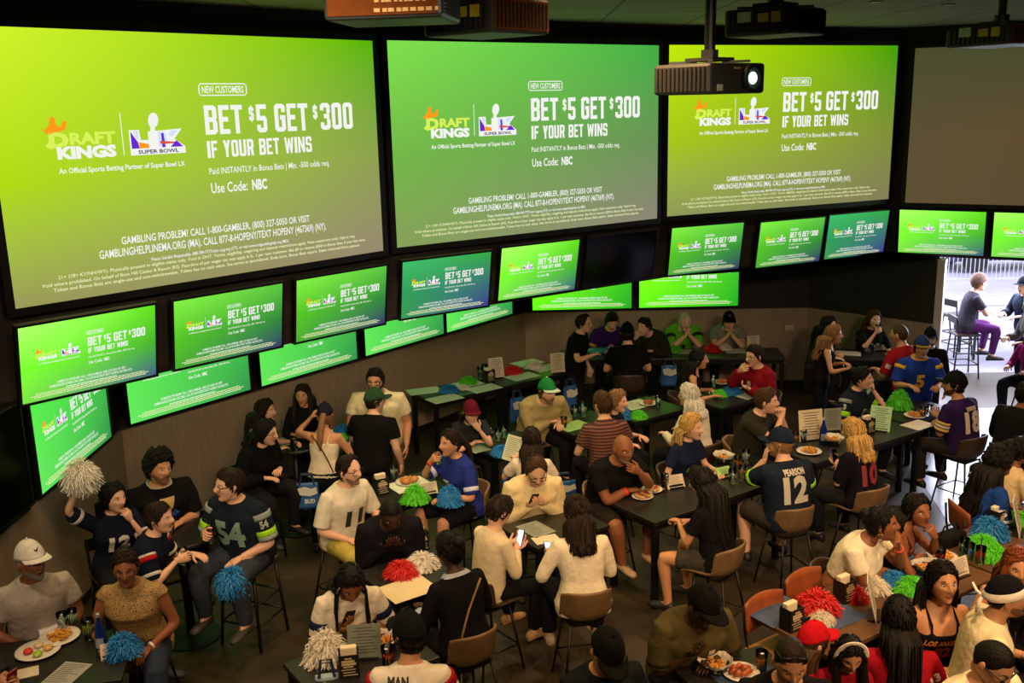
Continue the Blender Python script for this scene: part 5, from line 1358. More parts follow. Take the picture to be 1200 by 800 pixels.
A('blacksweater', 'the person in the black sweater with striped cuffs', 'person from behind in black sweater with striped collar and cuffs', (527, 645), yaw=218, hy=10, hp=14, fem=1, size=1.05, b=1.12, sk='dark', hair=('bun', 'black'), top=('long', 0x141416, cloth(0x141416), 0xa8aec0), stripes=[(1.45, 1.75, 0xa8aec0)], extra=[('strapbag', 0x8a6a3c, -1)], r='table', l='table', chair='tan')
A('mancap', 'the man in white lettered jersey', 'man from behind in dark cap and white jersey with black lettering', (480, 745), yaw=182, hy=32, hp=12, sk='tan', hair=('short', 'black'), hat=('cap', 0x141818, 0x141818), top=('jersey', 0xdcd4c4), num=[(('MAN', .45, .06, 0x181818), {'side': -1, 'wfac': 1.2, 'dx': .07, 'name': 'jersey_name'}), (('4', .30, .16, 0x181818), {'side': -1})], stripes=[(.0, .2, 0x9a1c24)], r='table', l='table', chair='dark')
A('giants', 'the woman drinking in the blue jersey', 'woman drinking in a blue jersey with sunglasses on her head', (528, 519), yaw=-52, hp=4, fem=1, size=1.03, b=1.1, sk='tan', hair=('pony', 'dark'), glasses='up', top=('jersey', 0x24307e), num=[(('1', .28, .15, 0xd0ccd0), {})], stripes=[(.62, .76, 0xc8c8d4)], bottom=('shorts', 0x15151a), r='drink', l='table', band=[('r', 0xe0302a, 1.85)], chair='tan')
A('marooncap', 'the person in the maroon cap', 'person in maroon cap with a hand over the mouth', (552, 484), yaw=12, hy=5, hp=10, fem=1, size=1.0, sk='light', hair=('long', 'dark', .3), hat=('cap', 0x5c1424), top=('tee', 0x26292a), extra=[('patch', 1, 0, .30, .10, .06, 0x9a7a64)], r='cross', l='mouth', lean=30, chair='dark')
A('kanji', 'the woman in the white printed T-shirt', 'long-haired woman from behind in white T-shirt holding a card', (623, 516), yaw=175, hy=15, hp=8, fem=1, size=0.97, sk='light', hair=('long', 'dark', .48), top=('tee', 0xdccdb4), num=[(('XT', .43, .05, 0x202020), {'side': -1, 'dx': .04, 'name': 'shirt_print'})], r='table', l=(.20, -.34, .50, {'curl': 40}), chair='dark', seat=0.6)
A('whitegreencap', 'the man in the green and white cap', 'heavy man in green and white cap and tan shirt leaning on his table', (641, 459), yaw=22, hy=12, hp=8, b=1.3, sk='light', hair=('short', 'brown'), hat=('cap', 0x1f7a3c, 0xb8ccb0), beard=('brown', .4), top=('long', 0x9c8c5c), r='cross', l='table', lean=30, chair='tan')
A('striped', 'the man in the striped shirt', 'man from behind in maroon striped shirt with short brown hair', (706, 474), yaw=195, hy=18, b=1.08, sk='light', hair=('short', 'brown'), top=('tee', 0x4a1c1c, wave_mat('maroon_stripes', 0x3c1a18, 0x7a4a34, 9)), r='lap', l='table', chair='dark')
A('behindstripe', 'the woman hidden behind the striped man', 'woman with loose brown hair mostly hidden behind the striped shirt', (724, 470), yaw=60, fem=1, size=.97, sk='light', hair=('long', 'light', .3), top=('tee', 0x1c1c20), r='table', l='table')
A('creamsweat', 'the man in the cream sweatshirt', 'man with glasses in cream sweatshirt looking down at a phone', (628, 551), yaw=12, hp=30, b=1.2, sk='light', hair=('receding', 'brown'), glasses='thick', top=('sweater', 0xd8c494, cloth(0xd8c494), 0xcfbb8c), bottom=('jeans', 0x2b3444), r='phone', l='phone', chair='dark', lean=26)
A('boy', 'the boy in the cream top', 'slim boy in cream long-sleeved top lit by his phone', (585, 599), yaw=128, hp=34, size=.98, b=.9, sk='light', hair=('short', 'dark'), top=('long', 0xd8c6a4), r='phone', l='phone', bottom=('pants', 0x17171a), shoes=0xb08a60, chair='dark')
A('whiteshirt', 'the woman in the white shirt with lit phone', 'woman from behind in white shirt holding a lit phone', (677, 601), yaw=190, hy=22, hp=22, fem=1, size=1.05, b=1.12, sk='light', hair=('long', 'dark', .16), top=('long', 0xe2d6bc), bottom=('pants', 0x1a1a1e), r='tablein', l=(.20, -.30, .44, {'curl': 45}), shoes=0xb8a080, chair='tan')
A('bald', 'the bald man eating', 'bald man in black T-shirt with red print and wristband, eating', (730, 526), yaw=32, hp=12, hy=-4, b=1.3, sk='brown', hair=None, beard=('grey', .35), top=('tee', 0x131313), extra=[('patch', 1, 0, .27, .09, .11, 0xa82420)], bottom=('shorts', 0x26201c), shoes=0xc8a888, r='cross', l='drink', band=[('r', 0xe0302a, 1.86)], feet='cross', chair='tan', lean=22)
A('blondnavy', 'the blond woman in navy', 'blond woman in navy T-shirt with green print facing right', (811, 500), yaw=40, hy=12, fem=1, size=1.02, sk='light', hair=('bob', 'blond'), top=('tee', 0x1a2036), extra=[('patch', 1, 0, .25, .13, .06, 0x5a8a3c)], r='lap', l='table', chair='dark')
A('whitehair', 'the white-haired woman in cream', 'white-haired woman in cream sweater seen from behind', (807, 464), yaw=222, hy=20, fem=1, size=1.0, b=1.1, sk='light', hair=('bob', 'white'), glasses='thin', top=('sweater', 0xd6caae), r='table', l='table', chair='dark')
A('blackhair', 'the woman with waist-long black hair', 'woman from behind with waist-long black hair in black top, eating', (822, 565), yaw=232, hp=18, fem=1, size=1.02, sk='tan', hair=('long', 'black', .62), top=('tee', 0x141214), bottom=('skirt', 0x3c3a34), r='table', l=(.06, -.36, .40, {'curl': 50}), chair='tan')
A('twelve', 'the man in the number 12 jersey and navy cap', 'man from behind in navy cap and jersey lettered above a 12', (915, 520), yaw=200, hy=42, hp=10, b=1.2, sk='light', hair=('short', 'light'), beard=('light', .7), hat=('cap', 0x1b2338), top=('jersey', 0x1a2230), num=[(('PEARSON', .44, .055, 0xb8b4aa), {'side': -1, 'wfac': .95, 'name': 'jersey_name'}), (('12', .29, .22, 0xb8b4a4), {'side': -1})], stripes=[(.55, .7, 0x8cd024)], bottom=('shorts', 0x3c342c), r='table', l='mouth', chair='tan')
A('clasped', 'the man with clasped hands in olive', 'man in dark olive T-shirt with hands clasped at his mouth', (898, 470), yaw=58, hy=12, hp=6, b=1.2, sk='light', hair=('short', 'brown'), top=('tee', 0x2b2a1e), r='clasp', l='clasp', lean=18, chair='tan')
A('blacktank', 'the woman in the black tank top', 'black-haired woman in black tank top sitting sideways', (819, 421), yaw=80, hy=-4, fem=1, size=.98, sk='tan', hair=('long', 'black', .25), top=('tank', 0x131113), r='table', l='tablein', chair='dark')
A('redjacket', 'the man in the red jacket', 'man with glasses in dark red jacket lifting food to his mouth', (884, 417), yaw=-62, hp=12, b=1.1, sk='light', hair=('short', 'dark'), glasses='thin', top=('jacket', 0x7a1220), r='drink', l='phone', extra=[('patch', 1, 0, .33, .07, .18, 0xb8a890)], chair='dark')
# back wall table
A('standingblack', 'the standing man in black by the back wall', 'man with glasses in black T-shirt standing at the left end of the back table', (684, 379), yaw=68, pose='stand', size=.97, b=1.15, sk='light', hair=('receding', 'dark'), glasses='thin', top=('tee', 0x121212), r='tablein', l='side')
A('purple', 'the man in the purple jersey by the back wall', 'man in purple jersey looking down at the back wall table', (717, 376), yaw=8, hp=32, b=1.1, sk='light', hair=('short', 'dark'), top=('jersey', 0x3a1f6a), num=[(('9', .28, .15, 0xc8b8c8), {})], stripes=[(.55, .68, 0xc8a040)], r='table', l='tablein', lean=26)
A('blackcapback', 'the man in black seen from behind at the back table', 'man from behind in black cap and black T-shirt at the back table', (735, 391), yaw=178, b=1.15, sk='light', hair=('short', 'dark'), hat=('cap', 0x101010), top=('tee', 0x0f0f10), r='table', l='table', chair='dark')
A('darkgreen', 'the man in dark green with hands at his mouth', 'dark-haired man in dark olive jacket with hand at his mouth', (755, 383), yaw=-48, b=1.1, sk='light', hair=('short', 'dark'), top=('jacket', 0x2a2c1e), r='mouth', l='tablein', lean=34)
A('greenjersey', 'the bald man in the bright green jersey', 'bald man in bright green jersey with hands folded at his mouth', (803, 377), yaw=5, hp=10, b=1.15, sk='fair', hair=('buzz', 'white'), top=('jersey', 0x62b81c), num=[(('3', .26, .15, 0x1c2a3c), {})], stripes=[(.3, .5, 0x26343c)], r='clasp', l='clasp', lean=34)
A('greytee', 'the man in grey with the black cap', 'man in black cap and grey T-shirt with hands at his mouth', (854, 377), yaw=-4, hp=10, b=1.1, sk='light', hair=('short', 'dark'), hat=('cap', 0x131316, 0x131316, [[(-.02, .012), (-.012, .018), (0, .006), (.012, .018), (.02, .012), (0, -.008)]], 0x9a9a98), top=('tee', 0x84847a), r='clasp', l='clasp', lean=34)
# rear right group
A('rearhidden', 'the dark-haired woman at the rear right wall', 'dark-haired woman against the rear right wall behind the blond one', (971, 381), yaw=45, fem=1, size=.95, seat=.76, sk='light', hair=('long', 'black', .3), top=('tee', 0x2c2a28), r='table', l='tablein')
A('raider', 'the brown-haired woman in the black sleeveless top', 'long brown-haired woman in black sleeveless top by the skull bag', (977, 392), yaw=72, pose='stand', fem=1, size=.95, sk='tan', hair=('long', 'light', .26), top=('tank', 0x121112), r='table', l='tablein')
A('eightyeight', 'the woman in the number 88 jersey', 'woman drinking in black jersey numbered 88 against the wall', (1024, 374), yaw=8, fem=1, size=1.0, seat=.76, sk='light', hair=('long', 'brown', .2), top=('jersey', 0x141416), num=[(('88', .27, .17, 0xb0a89c), {})], r='drink', l='table')
A('redeighty', 'the bald man in the red jersey', 'bald man from behind in red jersey at the rear right table', (1054, 392), yaw=212, hy=10, seat=.76, b=1.15, sk='tan', hair=('buzz', 'brown'), top=('jersey', 0x961a22), num=[(('80', .28, .16, 0xc8b8b0), {'side': -1})], r='table', l='table', chair='stool', extra=[('sleevetext', 'l', .5, '80', .06, 0xd0c0b8)])
A('five', 'the man in the blue and yellow number 5 jersey', 'standing man in blue jersey with yellow 5 and blue cap', (1080, 407), yaw=-6, hp=8, pose='stand', size=.98, b=1.1, sk='tan', hair=('short', 'dark'), hat=('cap', 0x26345c, 0x8a6a3c), top=('jersey', 0x1f3a94, cloth(0x1f3a94), 0xd8a828), num=[(('5', .27, .18, 0xd8a828), {})], stripes=[(.10, .26, 0xd8a828)], r='table', l='table')
A('blackshirt', 'the bearded man in black behind number 5', 'bearded man in black cap and black shirt standing behind the number 5 jersey', (1090, 396), yaw=-20, pose='stand', size=0.93, sk='light', hair=('short', 'dark'), beard=('dark', .7), hat=('cap', 0x121212), top=('long', 0x171412), r='side', l='side')
A('seahawk', 'the person in the number 3 jersey', 'person with tied dark hair in dark jersey with lime sleeve ends', (1010, 443), yaw=35, hy=35, hp=8, fem=1, size=1.02, b=1.1, sk='light', hair=('bun', 'black'), top=('jersey', 0x1b2430), num=[(('3', .28, .16, 0x9aa49c), {})], stripes=[(.05, .2, 0x8a9490), (.55, .75, 0x8cd024)], r='table', l='mouth', chair='dark', extra=[('sleevetext', 'r', .38, '3', .06, 0xa0a8a4)])
A('viking', 'the man in the purple number 18 jersey', 'bearded man in black cap and purple jersey numbered 18 by the door', (1119, 451), yaw=212, hy=38, hp=4, b=1.1, sk='tan', hair=('short', 'black'), beard=('black', .7), hat=('cap', 0x141416), top=('jersey', 0x2c1a4c), num=[(('18', .29, .21, 0xd8c8b8), {'side': -1})], extra=[('patch', -1, 0, .425, .17, .045, 0xb8a498)], stripes=[(.45, .54, 0xd8b45c), (.58, .67, 0xd8ccc0), (.71, .8, 0xd8b45c)], bottom=('pants', 0x2a2624), r='tablein', l='phone', chair='dark')
A('blondten', 'the blond woman in the number 10 jersey', 'blond woman from behind in black jersey with red-edged 10', (1000, 506), yaw=212, hy=12, hp=14, fem=1, size=1.0, b=1.05, sk='light', hair=('long', 'blond', .15), top=('jersey', 0x15121a), num=[(('10', .27, .18, 0x8a3038), {'side': -1})], extra=[('patch', -1, -.06, .38, .08, .05, 0xb02430)], r='table', l='phone', chair='tan')
# outside and by the door
A('outside', 'the woman in the beanie outside', 'woman in beanie, grey T-shirt and purple leggings on a stool outside', (1147, 331), yaw=88, fem=1, size=1.08, seat=.80, sk='light', hair=('short', 'light'), hat=('beanie', 0x6a5248), top=('tee', 0x3a3640), bottom=('leggings', 0x5a2a66), r='cross', l='table', chair='stool')
A('doorjacket', 'the man in the blue jacket at the right picture edge', 'man in dark blue jacket and cap outside, cut by the picture edge', (1200, 335), yaw=-70, pose='stand', size=1.0, sk='light', hair=('short', 'dark'), hat=('cap', 0x20242c), top=('jacket', 0x252c3e), r='table', l='table')
A('leather', 'the person in the grey leather jacket', 'person in shiny grey jacket at the right picture edge by the door', (1208, 358), yaw=-80, pose='stand', sk='light', hair=('long', 'dark', .3), fem=1, top=('jacket', 0x6c6868), r='table', l='table')
A('magenta', 'the person in magenta by the door', 'person in magenta top sitting by the door at the picture edge', (1208, 392), yaw=-60, fem=1, size=1.0, sk='tan', hair=('long', 'brown', .3), top=('long', 0x8a1c6a), r='table', l='table', chair='dark')
A('blackedge', 'the person in the black jacket on the dark chair', 'person in black jacket on a dark chair near the door, cut by the picture edge', (1203, 462), yaw=120, b=1.15, sk='brown', hair=('short', 'black'), top=('jacket', 0x161516), r='table', l='table', chair='dark')
A('creamedge', 'the dark-haired person in cream at the right edge', 'dark-haired person in cream shirt just right of the blue jersey', (1196, 528), yaw=100, fem=1, size=1.0, b=1.1, sk='brown', hair=('bun', 'black'), top=('tee', 0xd0b88a), r='table', l='table')
A('esjersey', 'the curly-haired woman in the blue jersey', 'woman with long black curls in blue jersey at the right', (1172, 541), yaw=92, hp=10, fem=1, size=1.03, b=1.1, sk='brown', hair=('bigcurl', 'black', .38), top=('jersey', 0x1e3f86), stripes=[(.78, .86, 0xc8ccd4)], r='tablein', l='table', chair='wood', extra=[('sleevetext', 'r', .55, 'ES', .055, 0xd8d8dc)])
# long table near right
A('whitecrop', 'the woman in the white cropped top', 'woman in white cropped top and hoop earrings resting chin on hand', (1033, 614), yaw=50, hy=20, hp=2, fem=1, size=1.06, b=1.35, sk='brown', hair=('bun', 'black'), top=('crop', 0xe6dcc4), bottom=('jeans', 0x1c1e26), r='cross', l='chin', extra=[('hoops',)], band=[('l', 0xe04a4a, 1.85)], lean=24, chair='dark')
A('maroonstrap', 'the woman with long hair and bare shoulders', 'long-haired woman with bare shoulders and dark red strap top', (1075, 598), yaw=55, hy=-38, hp=2, ht=-6, fem=1, size=1.03, b=1.15, sk='brown', hair=('long', 'black', .4), top=('strap', 0x4a1c16), r='cross', l='chin', lean=22, chair='wood')
A('losangeles', 'the woman in the LOS ANGELES top', 'woman with long black hair in black top lettered LOS ANGELES', (1104, 682), yaw=4, hp=-2, fem=1, size=1.05, b=1.12, sk='tan', hair=('long', 'black', .45), top=('strap', 0x141216), num=[(('LOS ANGELES', .318, .050, 0xe8a23c), {'wfac': .80, 'name': 'top_lettering'}), (('82', .235, .08, 0xb04a2a), {'wfac': 1.3, 'name': 'top_lettering'})], r='tablein', l='phone', chair='dark', lean=4)
A('auburn', 'the woman with auburn hair', 'woman with straight auburn hair in black top at the right picture edge', (1192, 664), yaw=-12, fem=1, size=1.03, sk='tan', hair=('longfront', 'auburn', .35), top=('tank', 0x1c1614), r='table', l='table', chair='dark')
A('bandana', 'the man with the white bandana', 'man with white bandana knotted over a black durag and white T-shirt', (1179, 699), yaw=76, hy=2, hp=2, b=1.1, sk='tan', hair=('buzz', 'black'), hat=('durag', 0x141416), beard=('black', .5), top=('tee', 0xe6d8b4), extra=[('headband', 0xdcd4c8, 58, 1), ('chain',)], r='lap', l='table', chair='dark', seat=0.76)
A('fade', 'the man in dark glasses and white T-shirt', 'man with cropped hair and dark glasses in white T-shirt, nearest the camera', (1163, 776), yaw=20, hy=14, hp=30, b=1.25, sk='tan', hair=('buzz', 'black'), glasses='dark', top=('tee', 0xe8dcbc), r='table', l='table', chair='dark')
A('redthirteen', 'the long-haired person in the red jersey', 'person with long dark hair from behind in red jersey with white sleeve bands', (1053, 726), yaw=172, fem=1, size=1.04, b=1.12, sk='tan', hair=('long', 'black', .45), top=('jersey', 0x941020), stripes=[(.45, .53, 0xd8ccc4), (.59, .67, 0xd8ccc4), (.73, .81, 0xd8ccc4)], r='table', l='table', chair='dark', extra=[('sleevetext', 'r', .22, '13', .055, 0xe0d4cc)])
A('girl', 'the girl with the white headband', 'girl with white headband and long dark hair in red top', (996, 766), yaw=-4, hp=22, fem=1, size=.86, sk='tan', hair=('longfront', 'black', .35), top=('tee', 0x8a1420), extra=[('crownband', 0xe6dccc)], r='table', l='table', chair='dark')
A('redcap', 'the person in the red cap', 'person in bright red cap with brown hair at the near right', (953, 752), yaw=110, hp=8, fem=1, size=0.92, sk='light', hair=('long', 'brown', .4), hat=('cap', 0xb81420), top=('tee', 0x8a1420), r='table', l='table', chair='dark', seat=0.56)
A('shades', 'the bald man with sunglasses on his head', 'bald man in black shirt with sunglasses pushed up on his head', (926, 774), yaw=-4, hp=18, b=1.15, sk='tan', hair=('buzz', 'dark'), glasses='up', top=('tee', 0x161413), r='table', l='table', chair='dark', seat=0.8)
A('steeler', 'the man in the olive jersey', 'man in black cap and olive jersey with round chest patch', (823, 710), yaw=16, hy=16, hp=24, b=1.25, sk='dark', hair=('buzz', 'black'), hat=('cap', 0x121110), top=('jersey', 0x4c4429), num=[(('7', .24, .15, 0x1a1712), {})], extra=[('patch', 1, .09, .38, .05, .05, 0xd8d0c0)], r='phone', l='tablein', stripes=[(.7, .78, 0x2a2416)], chair='dark', lean=26)
A('varsity', 'the man in the dark jacket with white sleeves', 'man in black cap and dark jacket with white sleeves at the bottom edge', (711, 762), yaw=18, hp=34, sk='tan', hair=('buzz', 'black'), hat=('cap', 0x151512), top=('long', 0x161c1a, cloth(0x161c1a)), stripes=[(.5, 1.6, 0xb8ac98)], b=1.15, r='phone', l='tablein', chair='dark')

# ------------------------------------------------------------------ tables (tops 0.92 m, high tables 1.05 m)
TZ, HZ = .92, 1.05
a35 = R(35)
rect_table(-3.5, 6.56, 1.25, .76, R(12), TZ, 'black table with food at the near left corner')
t = at(212, 624, HZ); round_table(t.x, t.y, .34, HZ, 'round black high table between the curly-haired man and the number 54 jersey'); HT = t
t = at(345, 520, HZ); round_table(t.x, t.y, .30, HZ, 'round dark high table by the wall, between the puffer jacket and the white halter top'); HT2 = t
t = at(405, 509, HZ); round_table(t.x, t.y, .28, HZ, 'round dark high table by the wall beside the big bearded man'); HT3 = t
for q, lab in ((.56, 'long black wall table, its end nearer the bearded man'), (1.72, 'long black wall table, its end nearer the back corner')):
    c = V((-1.04, 12.92)) + V((.805, .593))*q + V((-.593, .805))*.34; rect_table(c.x, c.y, 1.16, .66, R(36.4), TZ, lab)
rect_table(-1.18, 9.80, .84, .66, a35, TZ, 'black table between the number 11 jersey and the blue jersey')
rect_table(-.10, 11.20, .74, .58, a35, TZ, 'black table in front of the maroon cap')
rect_table(.86, 11.90, .8, .66, a35, TZ, 'black table in front of the green and white cap')
rect_table(1.66, 12.42, .9, .75, a35, TZ, 'black table between the striped shirt and the white-haired woman')
rect_table(-.88, 7.86, .76, .66, a35, TZ, 'black table with the red and white pom-poms')
rect_table(.36, 8.78, .85, .62, a35, TZ, 'small black table with three people looking at phones')
rect_table(1.87, 9.60, 1.85, .70, a35, TZ, 'long black table in front of the bald man')
rect_table(3.86, 11.12, 1.9, .80, R(33), TZ, 'long black table with the blue bottle and standing menu')
rect_table(5.0, 12.12, 1.0, .62, R(33), TZ, 'black table between the number 5 and number 18 jerseys')
t = at(1012, 415, HZ); rect_table(t.x, t.y, 1.0, .6, R(-20), HZ, 'dark high table of the rear right group'); HT4 = t
rect_table(2.84, 12.84, .84, .66, a35, TZ, 'black table between the black tank top and the red jacket')
rect_table(1.62, 15.32, 1.72, .66, R(-3), TZ, 'black table along the back wall, in front of the purple jersey'); rect_table(3.36, 15.22, 1.72, .66, R(-3), TZ, 'black table along the back wall, in front of the bright green jersey')
rect_table(-1.14, 6.50, .95, .62, a35, TZ, 'black table in front of the woman with braids')
rect_table(1.52, 6.18, .74, .58, R(20), TZ, 'black table with plates in front of the olive jersey')
d_ = V((.834, .552)); n_ = V((.552, -.834)); A0 = V((1.82, 6.97))
for q, lab in ((1.06, 'brown wooden table with the empty chairs, its end in front of the white headband'), (3.2, 'brown wooden table, its end by the man with the white bandana')):
    c = A0 + d_*q + n_*.34; rect_table(c.x, c.y, 2.1, .70, R(33.5), TZ, lab, M_wtop, 'pedestal')
# chairs nobody sits on
def chair_at(kind, px, py, z, yaw, where, back=.22):
    w_ = at(px, py, z); f = V((math.sin(R(yaw)), -math.cos(R(yaw)))); add_chair(kind, w_.x+f.x*back, w_.y+f.y*back, R(yaw), where)
chair_at('wood', 891, 712, .92, 34, 'empty at the near end of the brown table')
chair_at('wood', 937, 684, .92, 34, 'empty, second from the near end of the brown table')
# ------------------------------------------------------------------ things on the tables
def T(px, py, z=TZ): v = at(px, py, z); return (v.x, v.y, z+.001)
def pom(col, px, py, lab, k=1.0, z=TZ, flat=.55): v = T(px, py, z); return pompom(col, v[0], v[1], v[2], lab, k, flat)
def gl(kind, px, py, lab, k=1.0, z=TZ): v = T(px, py, z); return glass(kind, v[0], v[1], v[2], lab, k)
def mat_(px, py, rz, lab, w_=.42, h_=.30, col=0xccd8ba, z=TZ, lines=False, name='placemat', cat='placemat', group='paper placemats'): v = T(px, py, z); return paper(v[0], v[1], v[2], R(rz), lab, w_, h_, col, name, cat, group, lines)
# near left table
v = T(45, 764); plate(*v, 'white plate of mixed helpings nearest the raised red phone', 'sides', .16)
v = T(70, 748); plate(*v, 'white plate of fries between two papers on the near left table', 'fries', .15)
mat_(58, 734, 30, 'folded white napkin with cutlery in front of the white cap', .16, .24, 0xd8d4d4, name='napkin', cat='napkin', group='napkins')
mat_(78, 790, -12, 'printed paper lying at the bottom left corner of the picture', .22, .3, 0x9a9a94, lines=True, name='paper_menu', cat='menu', group='paper menus')
mat_(33, 788, 25, 'cream napkin below the plate of mixed helpings', .14, .14, 0xcabfa6, name='napkin', cat='napkin', group='napkins')
mat_(150, 735, 10, 'white napkin behind the blue pom-pom of the near left table', .16, .12, 0xd8d4c4, name='napkin', cat='napkin', group='napkins')
gl('water', 74, 737, 'glass of water nearest the man in the white cap'); gl('water', 86, 733, 'glass of water between the white cap and the leopard blouse'); gl('lime', 105, 748, 'tall glass with straw just left of the blue bottle', 1.15)
v = T(120, 764); blue_bottle(*v, 'tall blue water bottle on the near left table')
v = T(129, 773); menu_up(*v, R(20), 'small white card in a stand beside the blue bottle', .12, .12, 0xd8ccb0, 24)
pom('blue', 145, 766, 'blue pom-pom at the knee of the leopard blouse', .95, flat=.9)
# high table left
for k_, (a, b) in (('lime', (200, 628)), ('blue', (207, 612)), ('water', (216, 605)), ('cola', (196, 612))): gl(k_, a, b, {'lime': 'glass with green drink nearest the youth in navy', 'blue': 'glass of blue drink in the middle of the high table', 'water': 'clear glass nearest the number 7 jersey', 'cola': 'dark drink nearest the woman raising the pom-pom'}[k_], 1.15, HZ)
def in_hand(p, side, kind, lab, k=1.0):
    q, d, n = hand_pt(P[p], side, .06, .05); glass(kind, q.x, q.y, q.z-.06*k, lab, k)
in_hand('fiftyfour', 'r', 'cocktail', 'reddish drink in the hand of the number 54 jersey'); in_hand('patriot', 'r', 'lime', 'green drink in the hand of the youth in navy'); in_hand('giants', 'r', 'water', 'clear cup at the lips of the woman in blue'); in_hand('eightyeight', 'r', 'water', 'clear cup at the lips of the number 88 jersey', .9)
gl('cocktail', 146, 640, 'amber pitcher-sized glass in front of the number 12 jersey on the left', 1.5, HZ-.14)
q, d, n = hand_pt(P['pomwoman'], 'r', .06, .03); pompom('white', q.x, q.y, q.z+.04, 'white pom-pom held up high against the left wall', 1.05, full=True)
q, d, n = hand_pt(P['fiftyfour'], 'l', .10, .03); pompom('blue', q.x+.03, q.y-.13, q.z-.05, 'blue pom-pom hanging from the hand of the number 54 jersey', 1.0, full=True)
# standing group
mat_(337, 517, 30, 'white printed card on the table of the puffer jacket', .2, .28, 0xb8c0a0, HZ, True, 'paper_menu', 'menu', 'paper menus'); gl('water', 356, 516, 'clear glass in front of the woman facing the room', 1, HZ); gl('cola', 345, 528, 'dark drink between the puffer jacket and the halter top', 1, HZ)
pom('blue', 402, 505, 'blue pom-pom between the halter top and the big bearded man', .75, HZ); pom('green', 400, 514, 'small green pom-pom between the halter top and the green cap', .6, HZ)
p_ = P['whitetube']; w_ = p_.loc + p_.RM @ V((.12, .24, .90)); tote(w_.x, w_.y, w_.z, R(5), 'blue and white lettered bag hanging behind the white halter top', .28, .26, 'BUD')
# number 11 jersey and drinking woman
mat_(480, 568, 35, 'greenish placemat under the food of the drinking woman', .42, .32); v = T(478, 566); plate(v[0], v[1], v[2]+.003, 'plate of burgers between the number 11 jersey and the blue jersey', 'burger', .13); gl('water', 462, 560, 'glass behind the burgers')
v = T(447, 578); caddy(*v, R(30), 'black caddy in front of the number 11 jersey'); v = T(503, 580); menu_up(*v, R(25), 'white card in front of the woman drinking', .2, .13, 0xd8ccac, 24)
pom('green', 487, 588, 'bright green pom-pom between the dark phone user and the drinking woman', .95, flat=1.0); pom('blue', 527, 590, 'blue pom-pom beside the bright green one, at the drinking woman', .95, flat=1.0)
# maroon cap table
for a, b in ((575, 514), (584, 516), (590, 512)): gl('water', a, b, 'clear glass on the maroon cap table, ' + {575: 'leftmost of three', 584: 'middle one of three', 590: 'rightmost of three'}[a])
mat_(558, 525, 35, 'pale green menu lying in front of the maroon cap', .22, .30, 0x9fb898, lines=True, name='paper_menu', cat='menu', group='paper menus'); pom('blue', 588, 532, 'blue pom-pom on the maroon cap table', .95); v = T(600, 548, .86); tote(v[0], v[1], v[2], R(20), 'blue and white bag hanging from the maroon cap table', .2, .26)
q, d, n = hand_pt(P['kanji'], 'l', .10, .03)
r_ = paper(q.x, q.y, q.z+.10, 0, 'white card held up by the woman in the printed T-shirt', .20, .28, 0xc8d0b0, 'paper_menu', 'menu', 'paper menus', True); r_.rotation_euler = (R(72), R(14), R(-12))
# green and white cap table
v = T(645, 497); menu_up(*v, R(-40), 'green and black menu stand in front of the green and white cap', .16, .24, 0x7fa88c, 4); gl('beer', 661, 501, 'yellowish glass beside the green menu stand'); gl('water', 673, 487, 'clear glass in front of the tan shirt'); gl('water', 683, 488, 'tall clear glass nearer the striped shirt', 1.3); mat_(672, 499, 35, 'green placemat in front of the striped shirt', .40, .30, 0x86b060)
v = T(660, 566, .62); tote(v[0], v[1], v[2]+.02, R(20), 'blue bag on the floor side of the striped shirt', .24, .34)
# white-haired woman's table
pom('blue', 728, 489, 'blue pom-pom beside the striped shirt', .95, flat=.9); pom('green', 748, 489, 'green pom-pom in front of the white-haired woman', .85); mat_(745, 474, 35, 'pale placemat behind the blue and green pom-poms', .42, .32, 0xb8c4a0, lines=True); v = T(760, 474); plate(v[0], v[1], v[2]+.004, 'plate of wings near the white-haired woman', 'wings', .12); gl('water', 771, 476, 'clear glass near the white-haired woman')
# wall table
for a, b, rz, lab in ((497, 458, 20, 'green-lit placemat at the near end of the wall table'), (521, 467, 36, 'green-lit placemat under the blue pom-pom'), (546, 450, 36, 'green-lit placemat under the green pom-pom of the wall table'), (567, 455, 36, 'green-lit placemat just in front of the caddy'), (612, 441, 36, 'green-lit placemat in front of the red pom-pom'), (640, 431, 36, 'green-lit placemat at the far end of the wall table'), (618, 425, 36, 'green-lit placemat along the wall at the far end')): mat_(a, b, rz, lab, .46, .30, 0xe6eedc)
pom('blue', 526, 459, 'blue pom-pom on the wall table', 1.0); pom('green', 549, 449, 'green pom-pom on the wall table', .95); pom('white', 544, 456, 'small white pom-pom on the wall table between blue and green', .6); pom('red', 601, 437, 'red pom-pom on the wall table', 1.05); pom('white', 626, 431, 'cream pom-pom at the far end of the wall table', 1.0)
v = T(583, 443); menu_up(*v, R(20), 'white menu card standing on the wall table', .22, .30, 0xd0c4b0, 16); v = T(573, 447); caddy(v[0], v[1], v[2], R(36), 'black caddy on the wall table'); gl('water', 563, 443, 'clear glass beside the wall table caddy, left one', 1.2); gl('blue', 568, 440, 'blue drink beside the wall table caddy', 1.2)
v = T(654, 437); menu_up(*v, R(15), 'white card at the far end of the wall table', .22, .30, 0xcabfa4, 8)
v = T(606, 466, .88); tote(*v, R(36), 'blue and white bag hanging in front of the wall table, nearer the red pom-pom', .34, .26); v = T(668, 452, .88); tote(*v, R(36), 'blue and white bag hanging in front of the wall table at its far end', .34, .26)
